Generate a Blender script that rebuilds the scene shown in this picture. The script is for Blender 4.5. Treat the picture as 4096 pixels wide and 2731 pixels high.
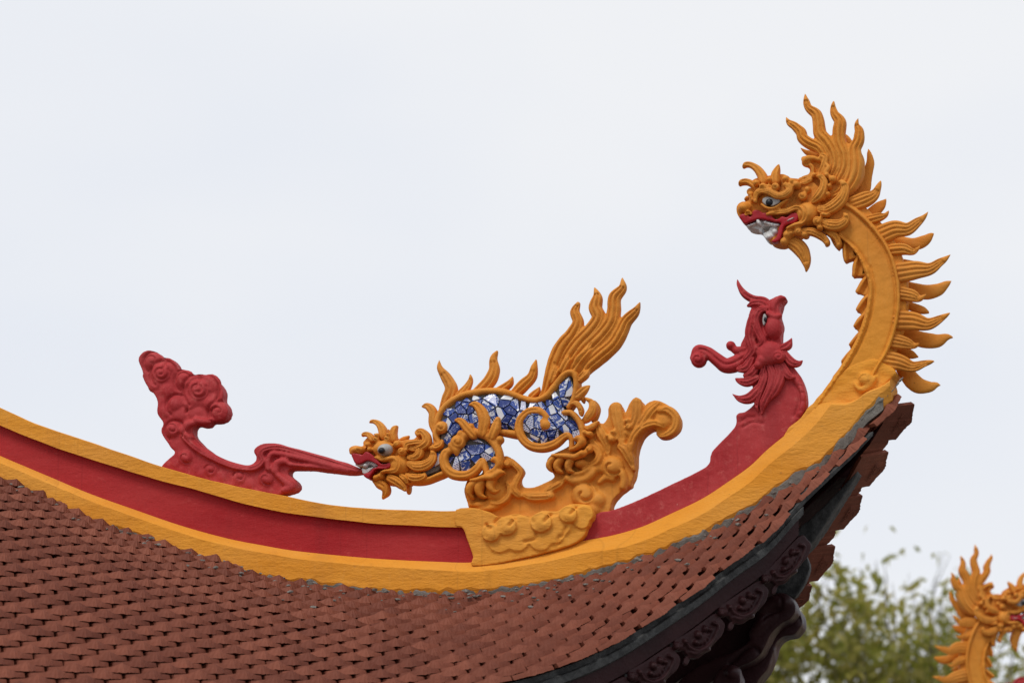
import bpy, bmesh, math, random
import numpy as np
from mathutils import Vector, Matrix
from math import radians, sin, cos, pi

# ---------------------------------------------------------------- camera, sky, sun, exposure
scene = bpy.context.scene
for o in list(bpy.data.objects): bpy.data.objects.remove(o)
ELEV = radians(12.0); FOC = 127.0; SW = 36.0; DIST = 12.0
CAM = np.array([0.0, -DIST*cos(ELEV), 1.6])
cam_d = bpy.data.cameras.new('camera'); cam = bpy.data.objects.new('camera', cam_d)
scene.collection.objects.link(cam); scene.camera = cam
cam.location = CAM; cam.rotation_euler = (pi/2+ELEV, 0, 0)
cam_d.lens = FOC; cam_d.sensor_width = SW; cam_d.clip_end = 2000; cam_d.clip_start = .1
cam_d.dof.use_dof = True; cam_d.dof.focus_distance = DIST-.1; cam_d.dof.aperture_fstop = 4.8

SUN_EL, SUN_AZ = radians(56), radians(-32)       # soft sun above and to the left, behind the camera
world = bpy.data.worlds.new('World'); scene.world = world; world.use_nodes = True
wn = world.node_tree.nodes; wl = world.node_tree.links
for n in list(wn): wn.remove(n)
w_out = wn.new('ShaderNodeOutputWorld'); w_bg = wn.new('ShaderNodeBackground')
w_sky = wn.new('ShaderNodeTexSky'); w_sky.sky_type = 'NISHITA'; w_sky.sun_disc = False
w_sky.sun_elevation = SUN_EL; w_sky.sun_rotation = pi - SUN_AZ
w_tc = wn.new('ShaderNodeTexCoord'); w_map = wn.new('ShaderNodeMapping'); w_noise = wn.new('ShaderNodeTexNoise')
w_map.inputs['Scale'].default_value = (1.0, 1.0, 1.9); w_map.inputs['Location'].default_value = (.9, .4, 3.1)
w_noise.inputs['Scale'].default_value = 4.2; w_noise.inputs['Detail'].default_value = 3.5; w_noise.inputs['Roughness'].default_value = .45
w_ramp = wn.new('ShaderNodeValToRGB')
w_ramp.color_ramp.elements[0].position = .34; w_ramp.color_ramp.elements[0].color = (.77, .815, .905, 1)
w_ramp.color_ramp.elements[1].position = .68; w_ramp.color_ramp.elements[1].color = (.90, .91, .935, 1)
w_scale = wn.new('ShaderNodeVectorMath'); w_scale.operation = 'SCALE'; w_scale.inputs['Scale'].default_value = .10
w_mix = wn.new('ShaderNodeMixRGB'); w_mix.inputs[0].default_value = .95          # a closed, thin overcast over the sky
wl.new(w_tc.outputs['Generated'], w_map.inputs[0]); wl.new(w_map.outputs[0], w_noise.inputs[0])
wl.new(w_noise.outputs['Fac'], w_ramp.inputs[0]); wl.new(w_sky.outputs[0], w_scale.inputs[0])
wl.new(w_scale.outputs[0], w_mix.inputs[1]); wl.new(w_ramp.outputs[0], w_mix.inputs[2])
wl.new(w_mix.outputs[0], w_bg.inputs[0]); w_bg.inputs[1].default_value = 1.0; wl.new(w_bg.outputs[0], w_out.inputs[0])

sun_d = bpy.data.lights.new('sun', 'SUN'); sun = bpy.data.objects.new('sun', sun_d); scene.collection.objects.link(sun)
sun_d.energy = 1.5; sun_d.angle = radians(22); sun_d.color = (1, .96, .9)
sd = Vector((sin(SUN_AZ)*cos(SUN_EL), -cos(SUN_AZ)*cos(SUN_EL), sin(SUN_EL)))
sun.rotation_euler = sd.to_track_quat('Z', 'Y').to_euler(); sun.location = (-8, -12, 14)
vs = scene.view_settings; vs.view_transform = 'Standard'; vs.look = 'None'; vs.exposure = 0.0; vs.gamma = 1; vs.use_curve_mapping = False
scene.render.engine = 'CYCLES'; scene.render.resolution_x = 1024; scene.render.resolution_y = 682
scene.cycles.max_bounces = 6; scene.cycles.diffuse_bounces = 4

# ---------------------------------------------------------------- geometry of the place
PHI = radians(14); A = pi/4 - PHI                # plan angle of the hip ridge; plan angle of the eave
FWD = np.array([0, cos(ELEV), sin(ELEV)]); RGT = np.array([1., 0, 0]); UPV = np.array([0, -sin(ELEV), cos(ELEV)])
Q = CAM + DIST*FWD                               # point of the hip ridge's plane ahead of the camera
S = np.array([cos(PHI), -sin(PHI), 0]); M = np.array([-sin(PHI), -cos(PHI), 0]); ZV = np.array([0, 0, 1.])
PXM = SW/FOC/4096
def rays(px, py):
    px = np.asarray(px, float)[..., None]; py = np.asarray(py, float)[..., None]
    return FWD + (px-2048)*PXM*RGT - (py-1365.5)*PXM*UPV
def on_plane(px, py, n, p0):
    d = rays(px, py); k = ((p0-CAM) @ n)/(d @ n)
    return CAM + d*np.asarray(k)[..., None]
def hp(px, py, t=0.0):                           # measured point -> (s, z) in the ridge's vertical plane, t metres towards the viewer
    P = on_plane(px, py, M, Q + t*M)
    return np.stack([(P-Q) @ S, P[..., 2]-Q[2]], -1)
def project(P):
    v = np.asarray(P)-CAM; k = v @ FWD
    return 2048+(v @ RGT)/k/PXM, 1365.5-(v @ UPV)/k/PXM

class Z:                                         # measuring sheets: offset and scale
    def __init__(s, ox, oy, k): s.ox, s.oy, s.k = ox, oy, k
    def __call__(s, pts):
        return [(p[0]/s.k+s.ox, p[1]/s.k+s.oy) + tuple(w/s.k for w in p[2:]) for p in pts]
ZA, ZB, ZC, ZD = Z(2850, 350, 1.96), Z(2700, 1000, 1.96), Z(1400, 1050, 1.5679), Z(500, 1350, 2.24)
Z5, Z6, ZF, ZG = Z(1800, 1800, 1.6842), Z(2600, 1800, 1.6842), Z(0, 1600, 1.3867), Z(3000, 1950, 2.0073)
H1, H2, H7, H8, H5, H6 = Z(2930, 620, 4), Z(1390, 1640, 4), Z(2160, 1560, 4), Z(1830, 1780, 4), Z(3200, 1480, 4), Z(2700, 2200, 2.9524)

def cr(pts, n=8, closed=False):                  # Catmull-Rom through the points
    P = np.array(pts, float)
    P = np.vstack([P[-1:], P, P[:2]]) if closed else np.vstack([2*P[0]-P[1], P, 2*P[-1]-P[-2]])
    out = []; t = np.linspace(0, 1, n, endpoint=False)[:, None]
    for i in range(1, len(P)-2):
        a, b, c, d = P[i-1:i+3]
        out.append(.5*(2*b+(c-a)*t+(2*a-5*b+4*c-d)*t*t+(3*b-a-3*c+d)*t**3))
    if not closed: out.append(P[-2:-1])
    return np.vstack(out)

# ---------------------------------------------------------------- materials
def nodes_of(m):
    m.use_nodes = True; t = m.node_tree
    return t, t.nodes, t.links, t.nodes['Principled BSDF']
def paint(name, c1, c2, scuff=None, rough=.62, bump=.5, bscale=60, spec=.3, stain=None, streak=(1, 1, 1), scuff_at=(.62, .75), scuff_amt=.55, chip=None, drip=None, dust=None):
    m = bpy.data.materials.new(name); t, N, L, b = nodes_of(m)
    tc = N.new('ShaderNodeTexCoord'); mp = N.new('ShaderNodeMapping'); mp.inputs['Scale'].default_value = streak
    L.new(tc.outputs['Object'], mp.inputs[0])
    def noise(sc, det=4, ro=.55, src=mp):
        n = N.new('ShaderNodeTexNoise'); n.inputs['Scale'].default_value = sc; n.inputs['Detail'].default_value = det
        n.inputs['Roughness'].default_value = ro; L.new(src.outputs[0], n.inputs[0]); return n
    def ramp(src, a, b_, ca=(0, 0, 0, 1), cb=(1, 1, 1, 1)):
        r = N.new('ShaderNodeValToRGB'); r.color_ramp.elements[0].position = a; r.color_ramp.elements[1].position = b_
        r.color_ramp.elements[0].color = ca; r.color_ramp.elements[1].color = cb; L.new(src, r.inputs[0]); return r
    def mix(f, a, bcol):
        x = N.new('ShaderNodeMixRGB'); L.new(f, x.inputs[0])
        if isinstance(a, tuple): x.inputs[1].default_value = a+(1,)
        else: L.new(a, x.inputs[1])
        x.inputs[2].default_value = bcol+(1,); return x
    col = mix(ramp(noise(7).outputs['Fac'], .35, .68).outputs[0], c1, c2).outputs[0]
    if scuff:
        n2 = noise(38, 6, .7); r2 = ramp(n2.outputs['Fac'], scuff_at[0], scuff_at[1], cb=(scuff_amt,)*3+(1,))
        col = mix(r2.outputs[0], col, scuff).outputs[0]
    if stain:
        n3 = noise(120, 2, .5); r3 = ramp(n3.outputs['Fac'], .73, .79, cb=(.75,)*3+(1,))
        col = mix(r3.outputs[0], col, stain).outputs[0]
    def mapped(sc):
        q = N.new('ShaderNodeMapping'); q.inputs['Scale'].default_value = sc; L.new(tc.outputs['Object'], q.inputs[0]); return q
    if dust:                                      # sun-bleached, chalky patches
        nd = noise(3.1, 5, .6); col = mix(ramp(nd.outputs['Fac'], .42, .72, cb=(.42,)*3+(1,)).outputs[0], col, dust).outputs[0]
        ns = noise(1, 3, .6, mapped((140, 140, 26))); col = mix(ramp(ns.outputs['Fac'], .55, .78, cb=(.30,)*3+(1,)).outputs[0], col, dust).outputs[0]
    if drip:                                      # rain streaks and hairline joints down the face
        n4 = noise(1, 3, .5, mapped((9, 9, .9))); col = mix(ramp(n4.outputs['Fac'], .60, .78, cb=(.40,)*3+(1,)).outputs[0], col, drip).outputs[0]
        n5 = noise(1, 2, .5, mapped((2.6, 2.6, .015))); r5 = N.new('ShaderNodeValToRGB'); e5 = r5.color_ramp.elements
        e5[0].position = .5465; e5[0].color = (0, 0, 0, 1); e5[1].position = .5535; e5[1].color = (0, 0, 0, 1); x5 = e5.new(.55); x5.color = (.22, .22, .22, 1)
        L.new(n5.outputs['Fac'], r5.inputs[0]); col = mix(r5.outputs[0], col, tuple(c*.35 for c in drip)).outputs[0]
    if chip:
        n6 = noise(52, 6, .75); col = mix(ramp(n6.outputs['Fac'], .695, .715, cb=(.85,)*3+(1,)).outputs[0], col, chip).outputs[0]
    L.new(col, b.inputs['Base Color']); b.inputs['Roughness'].default_value = rough
    b.inputs['Specular IOR Level'].default_value = spec
    nb = noise(bscale, 5, .65); bp = N.new('ShaderNodeBump'); bp.inputs['Strength'].default_value = bump; bp.inputs['Distance'].default_value = .004
    L.new(nb.outputs['Fac'], bp.inputs['Height'])
    nb2 = noise(bscale*.22, 3, .5); bp2 = N.new('ShaderNodeBump'); bp2.inputs['Strength'].default_value = bump*.7; bp2.inputs['Distance'].default_value = .008
    L.new(nb2.outputs['Fac'], bp2.inputs['Height']); L.new(bp.outputs[0], bp2.inputs['Normal']); L.new(bp2.outputs[0], b.inputs['Normal'])
    return m
MT = {}
MT['gold'] = paint('ochre_paint', (.63, .215, .021), (.72, .275, .034), scuff=(.74, .33, .075), stain=(.09, .045, .018), bump=.6, rough=.68, spec=.22, dust=(.70, .33, .08), chip=(.30, .17, .075), drip=(.40, .14, .02))
MT['yellow'] = paint('yellow_ridge_paint', (.73, .28, .024), (.80, .335, .037), scuff=(.58, .225, .028), stain=(.16, .09, .04), bump=.8, bscale=95, rough=.75, spec=.2, streak=(.45, 1, 1.2), scuff_at=(.55, .8), drip=(.50, .20, .035), dust=(.76, .37, .09), chip=(.42, .27, .12))
MT['red'] = paint('red_lacquer_paint', (.37, .020, .024), (.46, .034, .037), scuff=(.60, .14, .12), bump=.6, rough=.66, spec=.25, scuff_at=(.55, .74), scuff_amt=.6, dust=(.54, .10, .095), chip=(.55, .22, .19), drip=(.24, .014, .018))
MT['redpanel'] = paint('red_panel_paint', (.36, .014, .018), (.43, .022, .025), scuff=(.58, .11, .09), bump=.6, bscale=80, rough=.7, spec=.2, streak=(.5, 1, 1), scuff_at=(.6, .8), scuff_amt=.45, drip=(.22, .014, .017), dust=(.48, .06, .055))
MT['lip'] = paint('red_lip_paint', (.36, .008, .014), (.42, .012, .02), rough=.35, bump=.2)
MT['white'] = paint('white_enamel', (.62, .61, .58), (.74, .73, .71), scuff=(.4, .36, .3), rough=.4, bump=.25)
MT['eyewhite'] = paint('eye_white_paint', (.33, .32, .30), (.46, .44, .42), scuff=(.24, .20, .16), rough=.4, bump=.2)
MT['black'] = paint('black_eye_paint', (.008, .008, .01), (.02, .02, .025), rough=.3, bump=.15)
MT['mortar'] = paint('grey_mortar', (.15, .135, .115), (.27, .25, .22), scuff=(.48, .45, .41), stain=(.08, .07, .06), rough=.9, bump=1.2, bscale=70)
MT['wood'] = paint('dark_lacquered_wood', (.026, .008, .009), (.040, .0125, .0135), scuff=(.085, .055, .04), rough=.45, bump=.45, spec=.16, scuff_at=(.62, .8), scuff_amt=.5)
MT['board'] = paint('weathered_black_board', (.022, .022, .022), (.036, .035, .034), scuff=(.095, .095, .092), rough=.7, bump=.8, scuff_at=(.42, .7), scuff_amt=.8)
MT['greyboard'] = paint('slate_grey_board', (.060, .066, .070), (.082, .090, .094), scuff=(.035, .016, .016), rough=.55, bump=.5, scuff_at=(.58, .72))
MT['neck'] = MT['gold'].copy(); MT['neck'].name = 'ochre_to_yellow_paint'
_t, _N, _L, _b = nodes_of(MT['neck']); _src = _b.inputs['Base Color'].links[0].from_socket
_tc = _N.new('ShaderNodeTexCoord'); _sx = _N.new('ShaderNodeSeparateXYZ'); _L.new(_tc.outputs['Object'], _sx.inputs[0])
_mr = _N.new('ShaderNodeMapRange'); _mr.inputs[1].default_value = .50; _mr.inputs[2].default_value = .05; _L.new(_sx.outputs[2], _mr.inputs[0])
_mx = _N.new('ShaderNodeMixRGB'); _L.new(_mr.outputs[0], _mx.inputs[0]); _L.new(_src, _mx.inputs[1]); _mx.inputs[2].default_value = (.745, .295, .028, 1); _L.new(_mx.outputs[0], _b.inputs['Base Color'])
MT['ground'] = paint('paving', (.10, .095, .085), (.15, .14, .12), rough=.9, bump=.6, bscale=8)
MT['plaster'] = paint('cream_plaster', (.55, .46, .30), (.62, .52, .36), rough=.9)
MT['bark'] = paint('bark', (.07, .055, .045), (.11, .09, .075), rough=.9)
def tile_mat():
    m = bpy.data.materials.new('terracotta'); t, N, L, b = nodes_of(m)
    oi = N.new('ShaderNodeObjectInfo'); r = N.new('ShaderNodeValToRGB')
    e = r.color_ramp.elements; e[0].color = (.160, .044, .024, 1); e[1].color = (.238, .072, .040, 1)
    x = e.new(.5); x.color = (.198, .057, .031, 1)
    g = N.new('ShaderNodeNewGeometry'); ad = N.new('ShaderNodeMath'); ad.operation = 'ADD'; fr = N.new('ShaderNodeMath'); fr.operation = 'FRACT'
    L.new(oi.outputs['Random'], ad.inputs[0]); L.new(g.outputs['Random Per Island'], ad.inputs[1]); L.new(ad.outputs[0], fr.inputs[0]); L.new(fr.outputs[0], r.inputs[0])
    n = N.new('ShaderNodeTexNoise'); n.inputs['Scale'].default_value = 26; n.inputs['Detail'].default_value = 5; L.new(g.outputs['Position'], n.inputs[0])
    rr = N.new('ShaderNodeValToRGB'); rr.color_ramp.elements[0].position = .3; rr.color_ramp.elements[1].position = .75
    rr.color_ramp.elements[0].color = (.86, .85, .85, 1); rr.color_ramp.elements[1].color = (1.1, 1.1, 1.1, 1); L.new(n.outputs['Fac'], rr.inputs[0])
    mx = N.new('ShaderNodeMixRGB'); mx.blend_type = 'MULTIPLY'; mx.inputs[0].default_value = 1; L.new(r.outputs[0], mx.inputs[1]); L.new(rr.outputs[0], mx.inputs[2])
    n2 = N.new('ShaderNodeTexNoise'); n2.inputs['Scale'].default_value = 95; n2.inputs['Detail'].default_value = 3; L.new(g.outputs['Position'], n2.inputs[0])
    r2 = N.new('ShaderNodeValToRGB'); r2.color_ramp.elements[0].position = .76; r2.color_ramp.elements[1].position = .80; L.new(n2.outputs['Fac'], r2.inputs[0])
    r2.color_ramp.elements[1].color = (.6, .6, .6, 1)
    m2 = N.new('ShaderNodeMixRGB'); L.new(r2.outputs[0], m2.inputs[0]); L.new(mx.outputs[0], m2.inputs[1]); m2.inputs[2].default_value = (.46, .40, .36, 1)
    L.new(m2.outputs[0], b.inputs['Base Color']); b.inputs['Roughness'].default_value = .72; b.inputs['Specular IOR Level'].default_value = .25
    bp = N.new('ShaderNodeBump'); bp.inputs['Strength'].default_value = .35; bp.inputs['Distance'].default_value = .003; L.new(n2.outputs['Fac'], bp.inputs['Height']); L.new(bp.outputs[0], b.inputs['Normal'])
    return m
MT['tile'] = tile_mat()
def porcelain(name, kind):
    m = bpy.data.materials.new(name); t, N, L, b = nodes_of(m)
    tc = N.new('ShaderNodeTexCoord'); oi = N.new('ShaderNodeObjectInfo')
    mp = N.new('ShaderNodeMapping'); L.new(tc.outputs['Object'], mp.inputs[0])
    cx = N.new('ShaderNodeCombineXYZ'); mu = N.new('ShaderNodeMath'); mu.operation = 'MULTIPLY'; mu.inputs[1].default_value = 6.28
    L.new(oi.outputs['Random'], mu.inputs[0]); L.new(mu.outputs[0], cx.inputs[1]); L.new(cx.outputs[0], mp.inputs['Rotation'])
    blue, deep, wh = (.030, .070, .30, 1), (.020, .040, .20, 1), (.70, .71, .73, 1)
    r = N.new('ShaderNodeValToRGB'); r.color_ramp.interpolation = 'LINEAR'; e = r.color_ramp.elements
    if kind == 'figure':
        n = N.new('ShaderNodeTexNoise'); n.inputs['Scale'].default_value = 55; n.inputs['Detail'].default_value = 5; n.inputs['Roughness'].default_value = .7; n.inputs['Distortion'].default_value = 1.2
        src = n.outputs['Fac']; e[0].position = .465; e[0].color = wh; e[1].position = .49; e[1].color = blue
    elif kind == 'dark':
        n = N.new('ShaderNodeTexNoise'); n.inputs['Scale'].default_value = 75; n.inputs['Detail'].default_value = 6; n.inputs['Distortion'].default_value = 2
        src = n.outputs['Fac']; e[0].position = .55; e[0].color = deep; e[1].position = .64; e[1].color = (.45, .5, .68, 1)
    elif kind == 'band':
        n = N.new('ShaderNodeTexWave'); n.inputs['Scale'].default_value = 9; n.inputs['Distortion'].default_value = .6; n.inputs['Detail'].default_value = 3; n.bands_direction = 'Z'
        src = n.outputs['Fac']; e[0].position = .52; e[0].color = wh; e[1].position = .57; e[1].color = (.035, .085, .36, 1)
    else:
        n = N.new('ShaderNodeTexBrick'); n.inputs['Scale'].default_value = 38; n.inputs['Mortar Size'].default_value = .09; n.inputs['Color1'].default_value = (0, 0, 0, 1); n.inputs['Color2'].default_value = (.1, .1, .1, 1); n.inputs['Mortar'].default_value = (1, 1, 1, 1)
        mp2 = N.new('ShaderNodeMapping'); mp2.inputs['Rotation'].default_value = (pi/2, 0, 0); L.new(mp.outputs[0], mp2.inputs[0]); L.new(mp2.outputs[0], n.inputs[0])
        src = n.outputs['Color']; e[0].position = .4; e[0].color = (.028, .07, .33, 1); e[1].position = .6; e[1].color = (.6, .63, .74, 1)
    if kind != 'key': L.new(mp.outputs[0], n.inputs[0])
    L.new(src, r.inputs[0]); L.new(r.outputs[0], b.inputs['Base Color']); b.inputs['Roughness'].default_value = .18
    return m
PORC = [porcelain('porcelain_'+k, k) for k in ('figure', 'dark', 'band', 'key')]

# ---------------------------------------------------------------- helpers
def tag(o, label=None, cat=None, group=None, kind=None):
    if label: o['label'] = label
    if cat: o['category'] = cat
    if group: o['group'] = group
    if kind: o['kind'] = kind
    return o
def link(o, parent=None):
    scene.collection.objects.link(o)
    if parent is not None: o.parent = parent
    return o
def mesh_obj(name, verts, faces, mat, parent=None, smooth=False):
    me = bpy.data.meshes.new(name); me.from_pydata([tuple(map(float, v)) for v in verts], [], faces); me.update()
    if mat: me.materials.append(mat)
    if smooth: me.shade_smooth()
    return link(bpy.data.objects.new(name, me), parent)
def thing(name, label, cat, base=None, group=None):      # Empty at the base point of a thing standing in the ridge's plane
    o = bpy.data.objects.new(name, None); o.empty_display_size = .1
    s, z = hp(*base); o.location = Q+s*S+z*ZV; o.rotation_euler = (0, 0, -PHI)
    scene.collection.objects.link(o); tag(o, label, cat, group); o['_s'] = float(s); o['_z'] = float(z)
    return o
tmp_scene = bpy.data.scenes.new('scratch')
def remesh(verts, faces, voxel, smooth):
    me = bpy.data.meshes.new('scratch'); me.from_pydata(verts, [], faces); me.update()
    bm = bmesh.new(); bm.from_mesh(me); bmesh.ops.triangulate(bm, faces=[f for f in bm.faces if len(f.verts) > 4]); bmesh.ops.recalc_face_normals(bm, faces=bm.faces)
    bm.to_mesh(me); bm.free()
    o = bpy.data.objects.new('scratch', me); tmp_scene.collection.objects.link(o)
    r = o.modifiers.new('r', 'REMESH'); r.mode = 'VOXEL'; r.voxel_size = voxel; r.use_smooth_shade = True
    if smooth: s = o.modifiers.new('s', 'SMOOTH'); s.factor = .5; s.iterations = smooth
    vl = tmp_scene.view_layers[0]; vl.update(); dg = vl.depsgraph
    res = bpy.data.meshes.new_from_object(o.evaluated_get(dg)); bpy.data.objects.remove(o); bpy.data.meshes.remove(me)
    return res

class Sculpt:                                     # gathers traced strands, slabs and knobs; one smooth plaster mesh comes out
    def __init__(s, un=hp): s.v = []; s.f = []; s.g = []; s.un = un
    def _add(s, V, F):
        n = len(s.v); s.v += [tuple(map(float, x)) for x in V]; s.f += [tuple(i+n for i in f) for f in F]
    def strand(s, pts, t=0., d=.02, n=6, sides=12, grooves=0, gd=.006, gw=None, gspan=(0, .8)):
        P = cr(pts, n); P[:, 2] = np.maximum(P[:, 2], 2.0)
        for end in (0, -1):                       # rounded ends
            w_ = P[end, 2]
            if w_ > 6:
                d_ = P[end, :2]-P[1 if end == 0 else -2, :2]; d_ = d_/(np.linalg.norm(d_)+1e-9)
                ang = np.radians([25, 48, 66, 80]); cap = np.column_stack([P[end, :2]+d_*(w_*.42*np.sin(ang))[:, None], w_*np.cos(ang)])
                P = np.vstack([cap[::-1], P]) if end == 0 else np.vstack([P, cap])
                if np.ndim(t): t = [t[0]]+list(t) if end == 0 else list(t)+[t[-1]]
        tg = np.gradient(P[:, :2], axis=0); tg /= np.linalg.norm(tg, axis=1)[:, None]+1e-9
        nr = np.stack([-tg[:, 1], tg[:, 0]], 1)
        if np.ndim(t): t = np.interp(np.linspace(0, 1, len(P)), np.linspace(0, 1, len(t)), t)
        else: t = np.full(len(P), t)
        def unp(px): return np.array([s.un(a, b, tt) for (a, b), tt in zip(px, t)])
        Lp = unp(P[:, :2]+nr*P[:, 2:3]/2); Rp = unp(P[:, :2]-nr*P[:, 2:3]/2)
        c = (Lp+Rp)/2; h = (Lp-Rp)/2; wm = P[:, 2].max(); dd = d*np.clip(P[:, 2]/wm, .02, 1)**.6
        V = []; F = []; K = len(P)
        for i in range(K):
            for j in range(sides):
                a = 2*pi*j/sides; ca, sa = cos(a), sin(a)
                ca = math.copysign(abs(ca)**.85, ca); sa = math.copysign(abs(sa)**.85, sa)
                q = c[i]+h[i]*ca; V.append((q[0], -t[i]+dd[i]*sa, q[1]))
        for i in range(K-1):
            for j in range(sides):
                a = i*sides+j; b = i*sides+(j+1) % sides; F.append((a, b, b+sides, a+sides))
        F.append(tuple(range(sides))[::-1]); F.append(tuple(range((K-1)*sides, K*sides)))
        s._add(V, F)
        if grooves:
            i0, i1 = int(gspan[0]*K), max(int(gspan[1]*K), 3)
            for k in range(grooves):
                off = 0 if grooves == 1 else -.5+(k+.5)/grooves*1.0
                gl = P[i0:i1, :2]+nr[i0:i1]*P[i0:i1, 2:3]*off*.75
                s.g.append((np.array([s.un(a, b, t[0]) for a, b in gl]), gw or max(.0034, wm*.05/1205), gd))
        return s
    def slab(s, out, t0=-.03, t1=.03, n=4):
        P = cr([p[:2] for p in out], n, True); q = s.un(P[:, 0], P[:, 1], (t0+t1)/2); K = len(q)
        V = [(x, -t1, z) for x, z in q]+[(x, -t0, z) for x, z in q]
        F = [tuple(range(K)), tuple(range(2*K-1, K-1, -1))]+[(i, i+K, (i+1) % K+K, (i+1) % K) for i in range(K)]
        s._add(V, F); return s
    def ball(s, x, y, r, t=.04, d=None, ry=None):
        (cx, cz) = s.un(x, y, t); R = r/1205*1.03; RY = (ry or r)/1205*1.0; d = d or R; V = []; F = []; a, b = 14, 8
        for i in range(b+1):
            ph = pi*i/b
            for j in range(a):
                th = 2*pi*j/a; V.append((cx+R*sin(ph)*cos(th), -t-d*cos(ph), cz+RY*sin(ph)*sin(th)))
        for i in range(b):
            for j in range(a): F.append((i*a+j, i*a+(j+1) % a, (i+1)*a+(j+1) % a, (i+1)*a+j))
        s._add(V, F); return s
    def balls(s, lst, t=.04, d=None):
        for b in lst: s.ball(b[0], b[1], b[2], t, d)
        return s
    def groove(s, pts, w=.004, d=.006, t=.05):
        P = cr([p[:2] for p in pts], 6); s.g.append((s.un(P[:, 0], P[:, 1], t), w, d)); return s
    def curl(s, x, y, r, t=.05, d=None, a0=0., turns=1.2, cw=1, gd=.007):   # a knob with a spiral cut into it
        s.ball(x, y, r, t, d)
        th = np.linspace(0, turns*2*pi, 26); rr = r*(.82-.62*th/th[-1])
        px = x+rr*np.cos(a0+cw*th); py = y+rr*np.sin(a0+cw*th)
        s.g.append((s.un(px, py, t), max(.0028, r*.10/1205), gd)); return s
    def finish(s, name, mat, parent, voxel=.0042, smooth=2, label=None, jitter=.0008):
        ox, oz = parent_off(parent) if s.un is hp else (0., 0.)
        me = remesh(s.v, s.f, voxel, smooth)
        nv = len(me.vertices); co = np.empty(nv*3, np.float32); me.vertices.foreach_get('co', co); co = co.reshape(-1, 3)
        nrm = np.empty(nv*3, np.float32); me.vertex_normals.foreach_get('vector', nrm); nrm = nrm.reshape(-1, 3)
        if s.g:
            disp = np.zeros(nv, np.float32); front = nrm[:, 1] < .25; xz = co[:, [0, 2]]
            for line, w, dep in s.g:
                lo = line.min(0)-3*w; hi = line.max(0)+3*w
                idx = np.where(front & (xz[:, 0] > lo[0]) & (xz[:, 0] < hi[0]) & (xz[:, 1] > lo[1]) & (xz[:, 1] < hi[1]))[0]
                if not len(idx): continue
                p = xz[idx]; best = np.full(len(idx), 9., np.float32)
                for a, b in zip(line[:-1], line[1:]):
                    ab = b-a; k = np.clip(((p-a) @ ab)/(ab @ ab+1e-12), 0, 1)
                    best = np.minimum(best, ((p-a-k[:, None]*ab)**2).sum(1))
                disp[idx] = np.maximum(disp[idx], dep*np.exp(-best/(w*w)))
            co[:, 1] += disp*np.clip(-nrm[:, 1]*1.25-.1, 0, 1)
        if jitter:                                # hand-modelled unevenness
            ph = co*np.array([63., 57., 71.], np.float32)
            co += nrm*(np.sin(ph[:, 0]+1.3*np.sin(ph[:, 2]))*np.sin(ph[:, 2]+1.7*np.sin(ph[:, 1]))*jitter)[:, None]
        co[:, 0] -= ox; co[:, 2] -= oz
        me.vertices.foreach_set('co', co.reshape(-1)); me.materials.clear(); me.materials.append(mat); me.name = name; me.update(); me.shade_smooth()
        o = bpy.data.objects.new(name, me); link(o, parent)
        if label: o['label'] = label
        return o
def parent_off(p):
    while p is not None and '_s' not in p: p = p.parent
    return (p['_s'], p['_z']) if p else (0., 0.)

# ================================================================ the setting
g = 400.0
tag(mesh_obj('ground', [(-g, -g, 0), (g, -g, 0), (g, g, 0), (-g, g, 0)], [(0, 1, 2, 3)], MT['ground']), kind='structure')

# ---------------------------------------------------------------- temple roof: measured curves
roof = thing('temple', 'temple corner with terracotta tiled roof and yellow and red hip ridge', 'building', (3600, 1560))
RM = Matrix.Translation(roof.location) @ Matrix.Rotation(-PHI, 4, 'Z'); RMI = RM.inverted()
def to_roof(o, parent=None):                     # world-space mesh -> child of the roof
    o.matrix_local = RMI if parent is None else Matrix(); o.parent = parent or roof; return o
def world_obj(name, v, f, mat, smooth=False, parent=None):
    o = mesh_obj(name, v, f, mat, None, smooth); return to_roof(o, parent)

hip_low = [(-260, 1790), (0, 1906), (180, 1993), (375, 2080), (505, 2116), (663, 2177), (779, 2209), (937, 2267), (1067, 2296), (1200, 2312), (1393, 2340), (1498, 2351), (1700, 2357),
           (1881, 2354), (2067, 2331), (2180, 2316), (2293, 2290), (2400, 2260), (2512, 2227), (2625, 2195), (2726, 2153), (2839, 2106), (2944, 2040), (3045, 1978), (3134, 1925),
           (3194, 1877), (3271, 1836), (3312, 1793), (3414, 1699), (3465, 1633), (3527, 1582), (3593, 1505), (3640, 1430)]
hip_top = [(-260, 1712), (0, 1827), (180, 1903), (361, 1979), (541, 2043), (721, 2105), (901, 2155), (1046, 2184), (1200, 2209), (1480, 2236), (1742, 2250), (1904, 2252), (2097, 2227), (2245, 2192), (2328, 2168),
           (2453, 2144), (2572, 2109), (2691, 2055), (2809, 1998), (2905, 1936), (3000, 1868), (3072, 1800), (3185, 1707), (3256, 1640), (3300, 1585), (3360, 1500), (3420, 1400)]
crease_w = [(0, 24), (1500, 26), (2100, 34), (2500, 52), (3000, 60), (3400, 66)]   # height of the sloped upper face
cap_top = [(-260, 1520), (0, 1629), (144, 1694), (325, 1755), (505, 1816), (665, 1870), (888, 1930), (1116, 1977), (1304, 2014), (1500, 2033), (1742, 2041), (1890, 2040)]
cap_low = [(-260, 1585), (0, 1701), (216, 1787), (361, 1834), (577, 1903), (793, 1961), (1010, 2022), (1200, 2056), (1480, 2090), (1742, 2104), (1890, 2110)]
eave_px = [(2030, 2727), (2200, 2683), (2377, 2617), (2533, 2537), (2677, 2443), (2820, 2346), (2956, 2239), (3087, 2144), (3217, 2002), (3354, 1871), (3425, 1805), (3495, 1730), (3575, 1640), (3640, 1560)]
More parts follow.
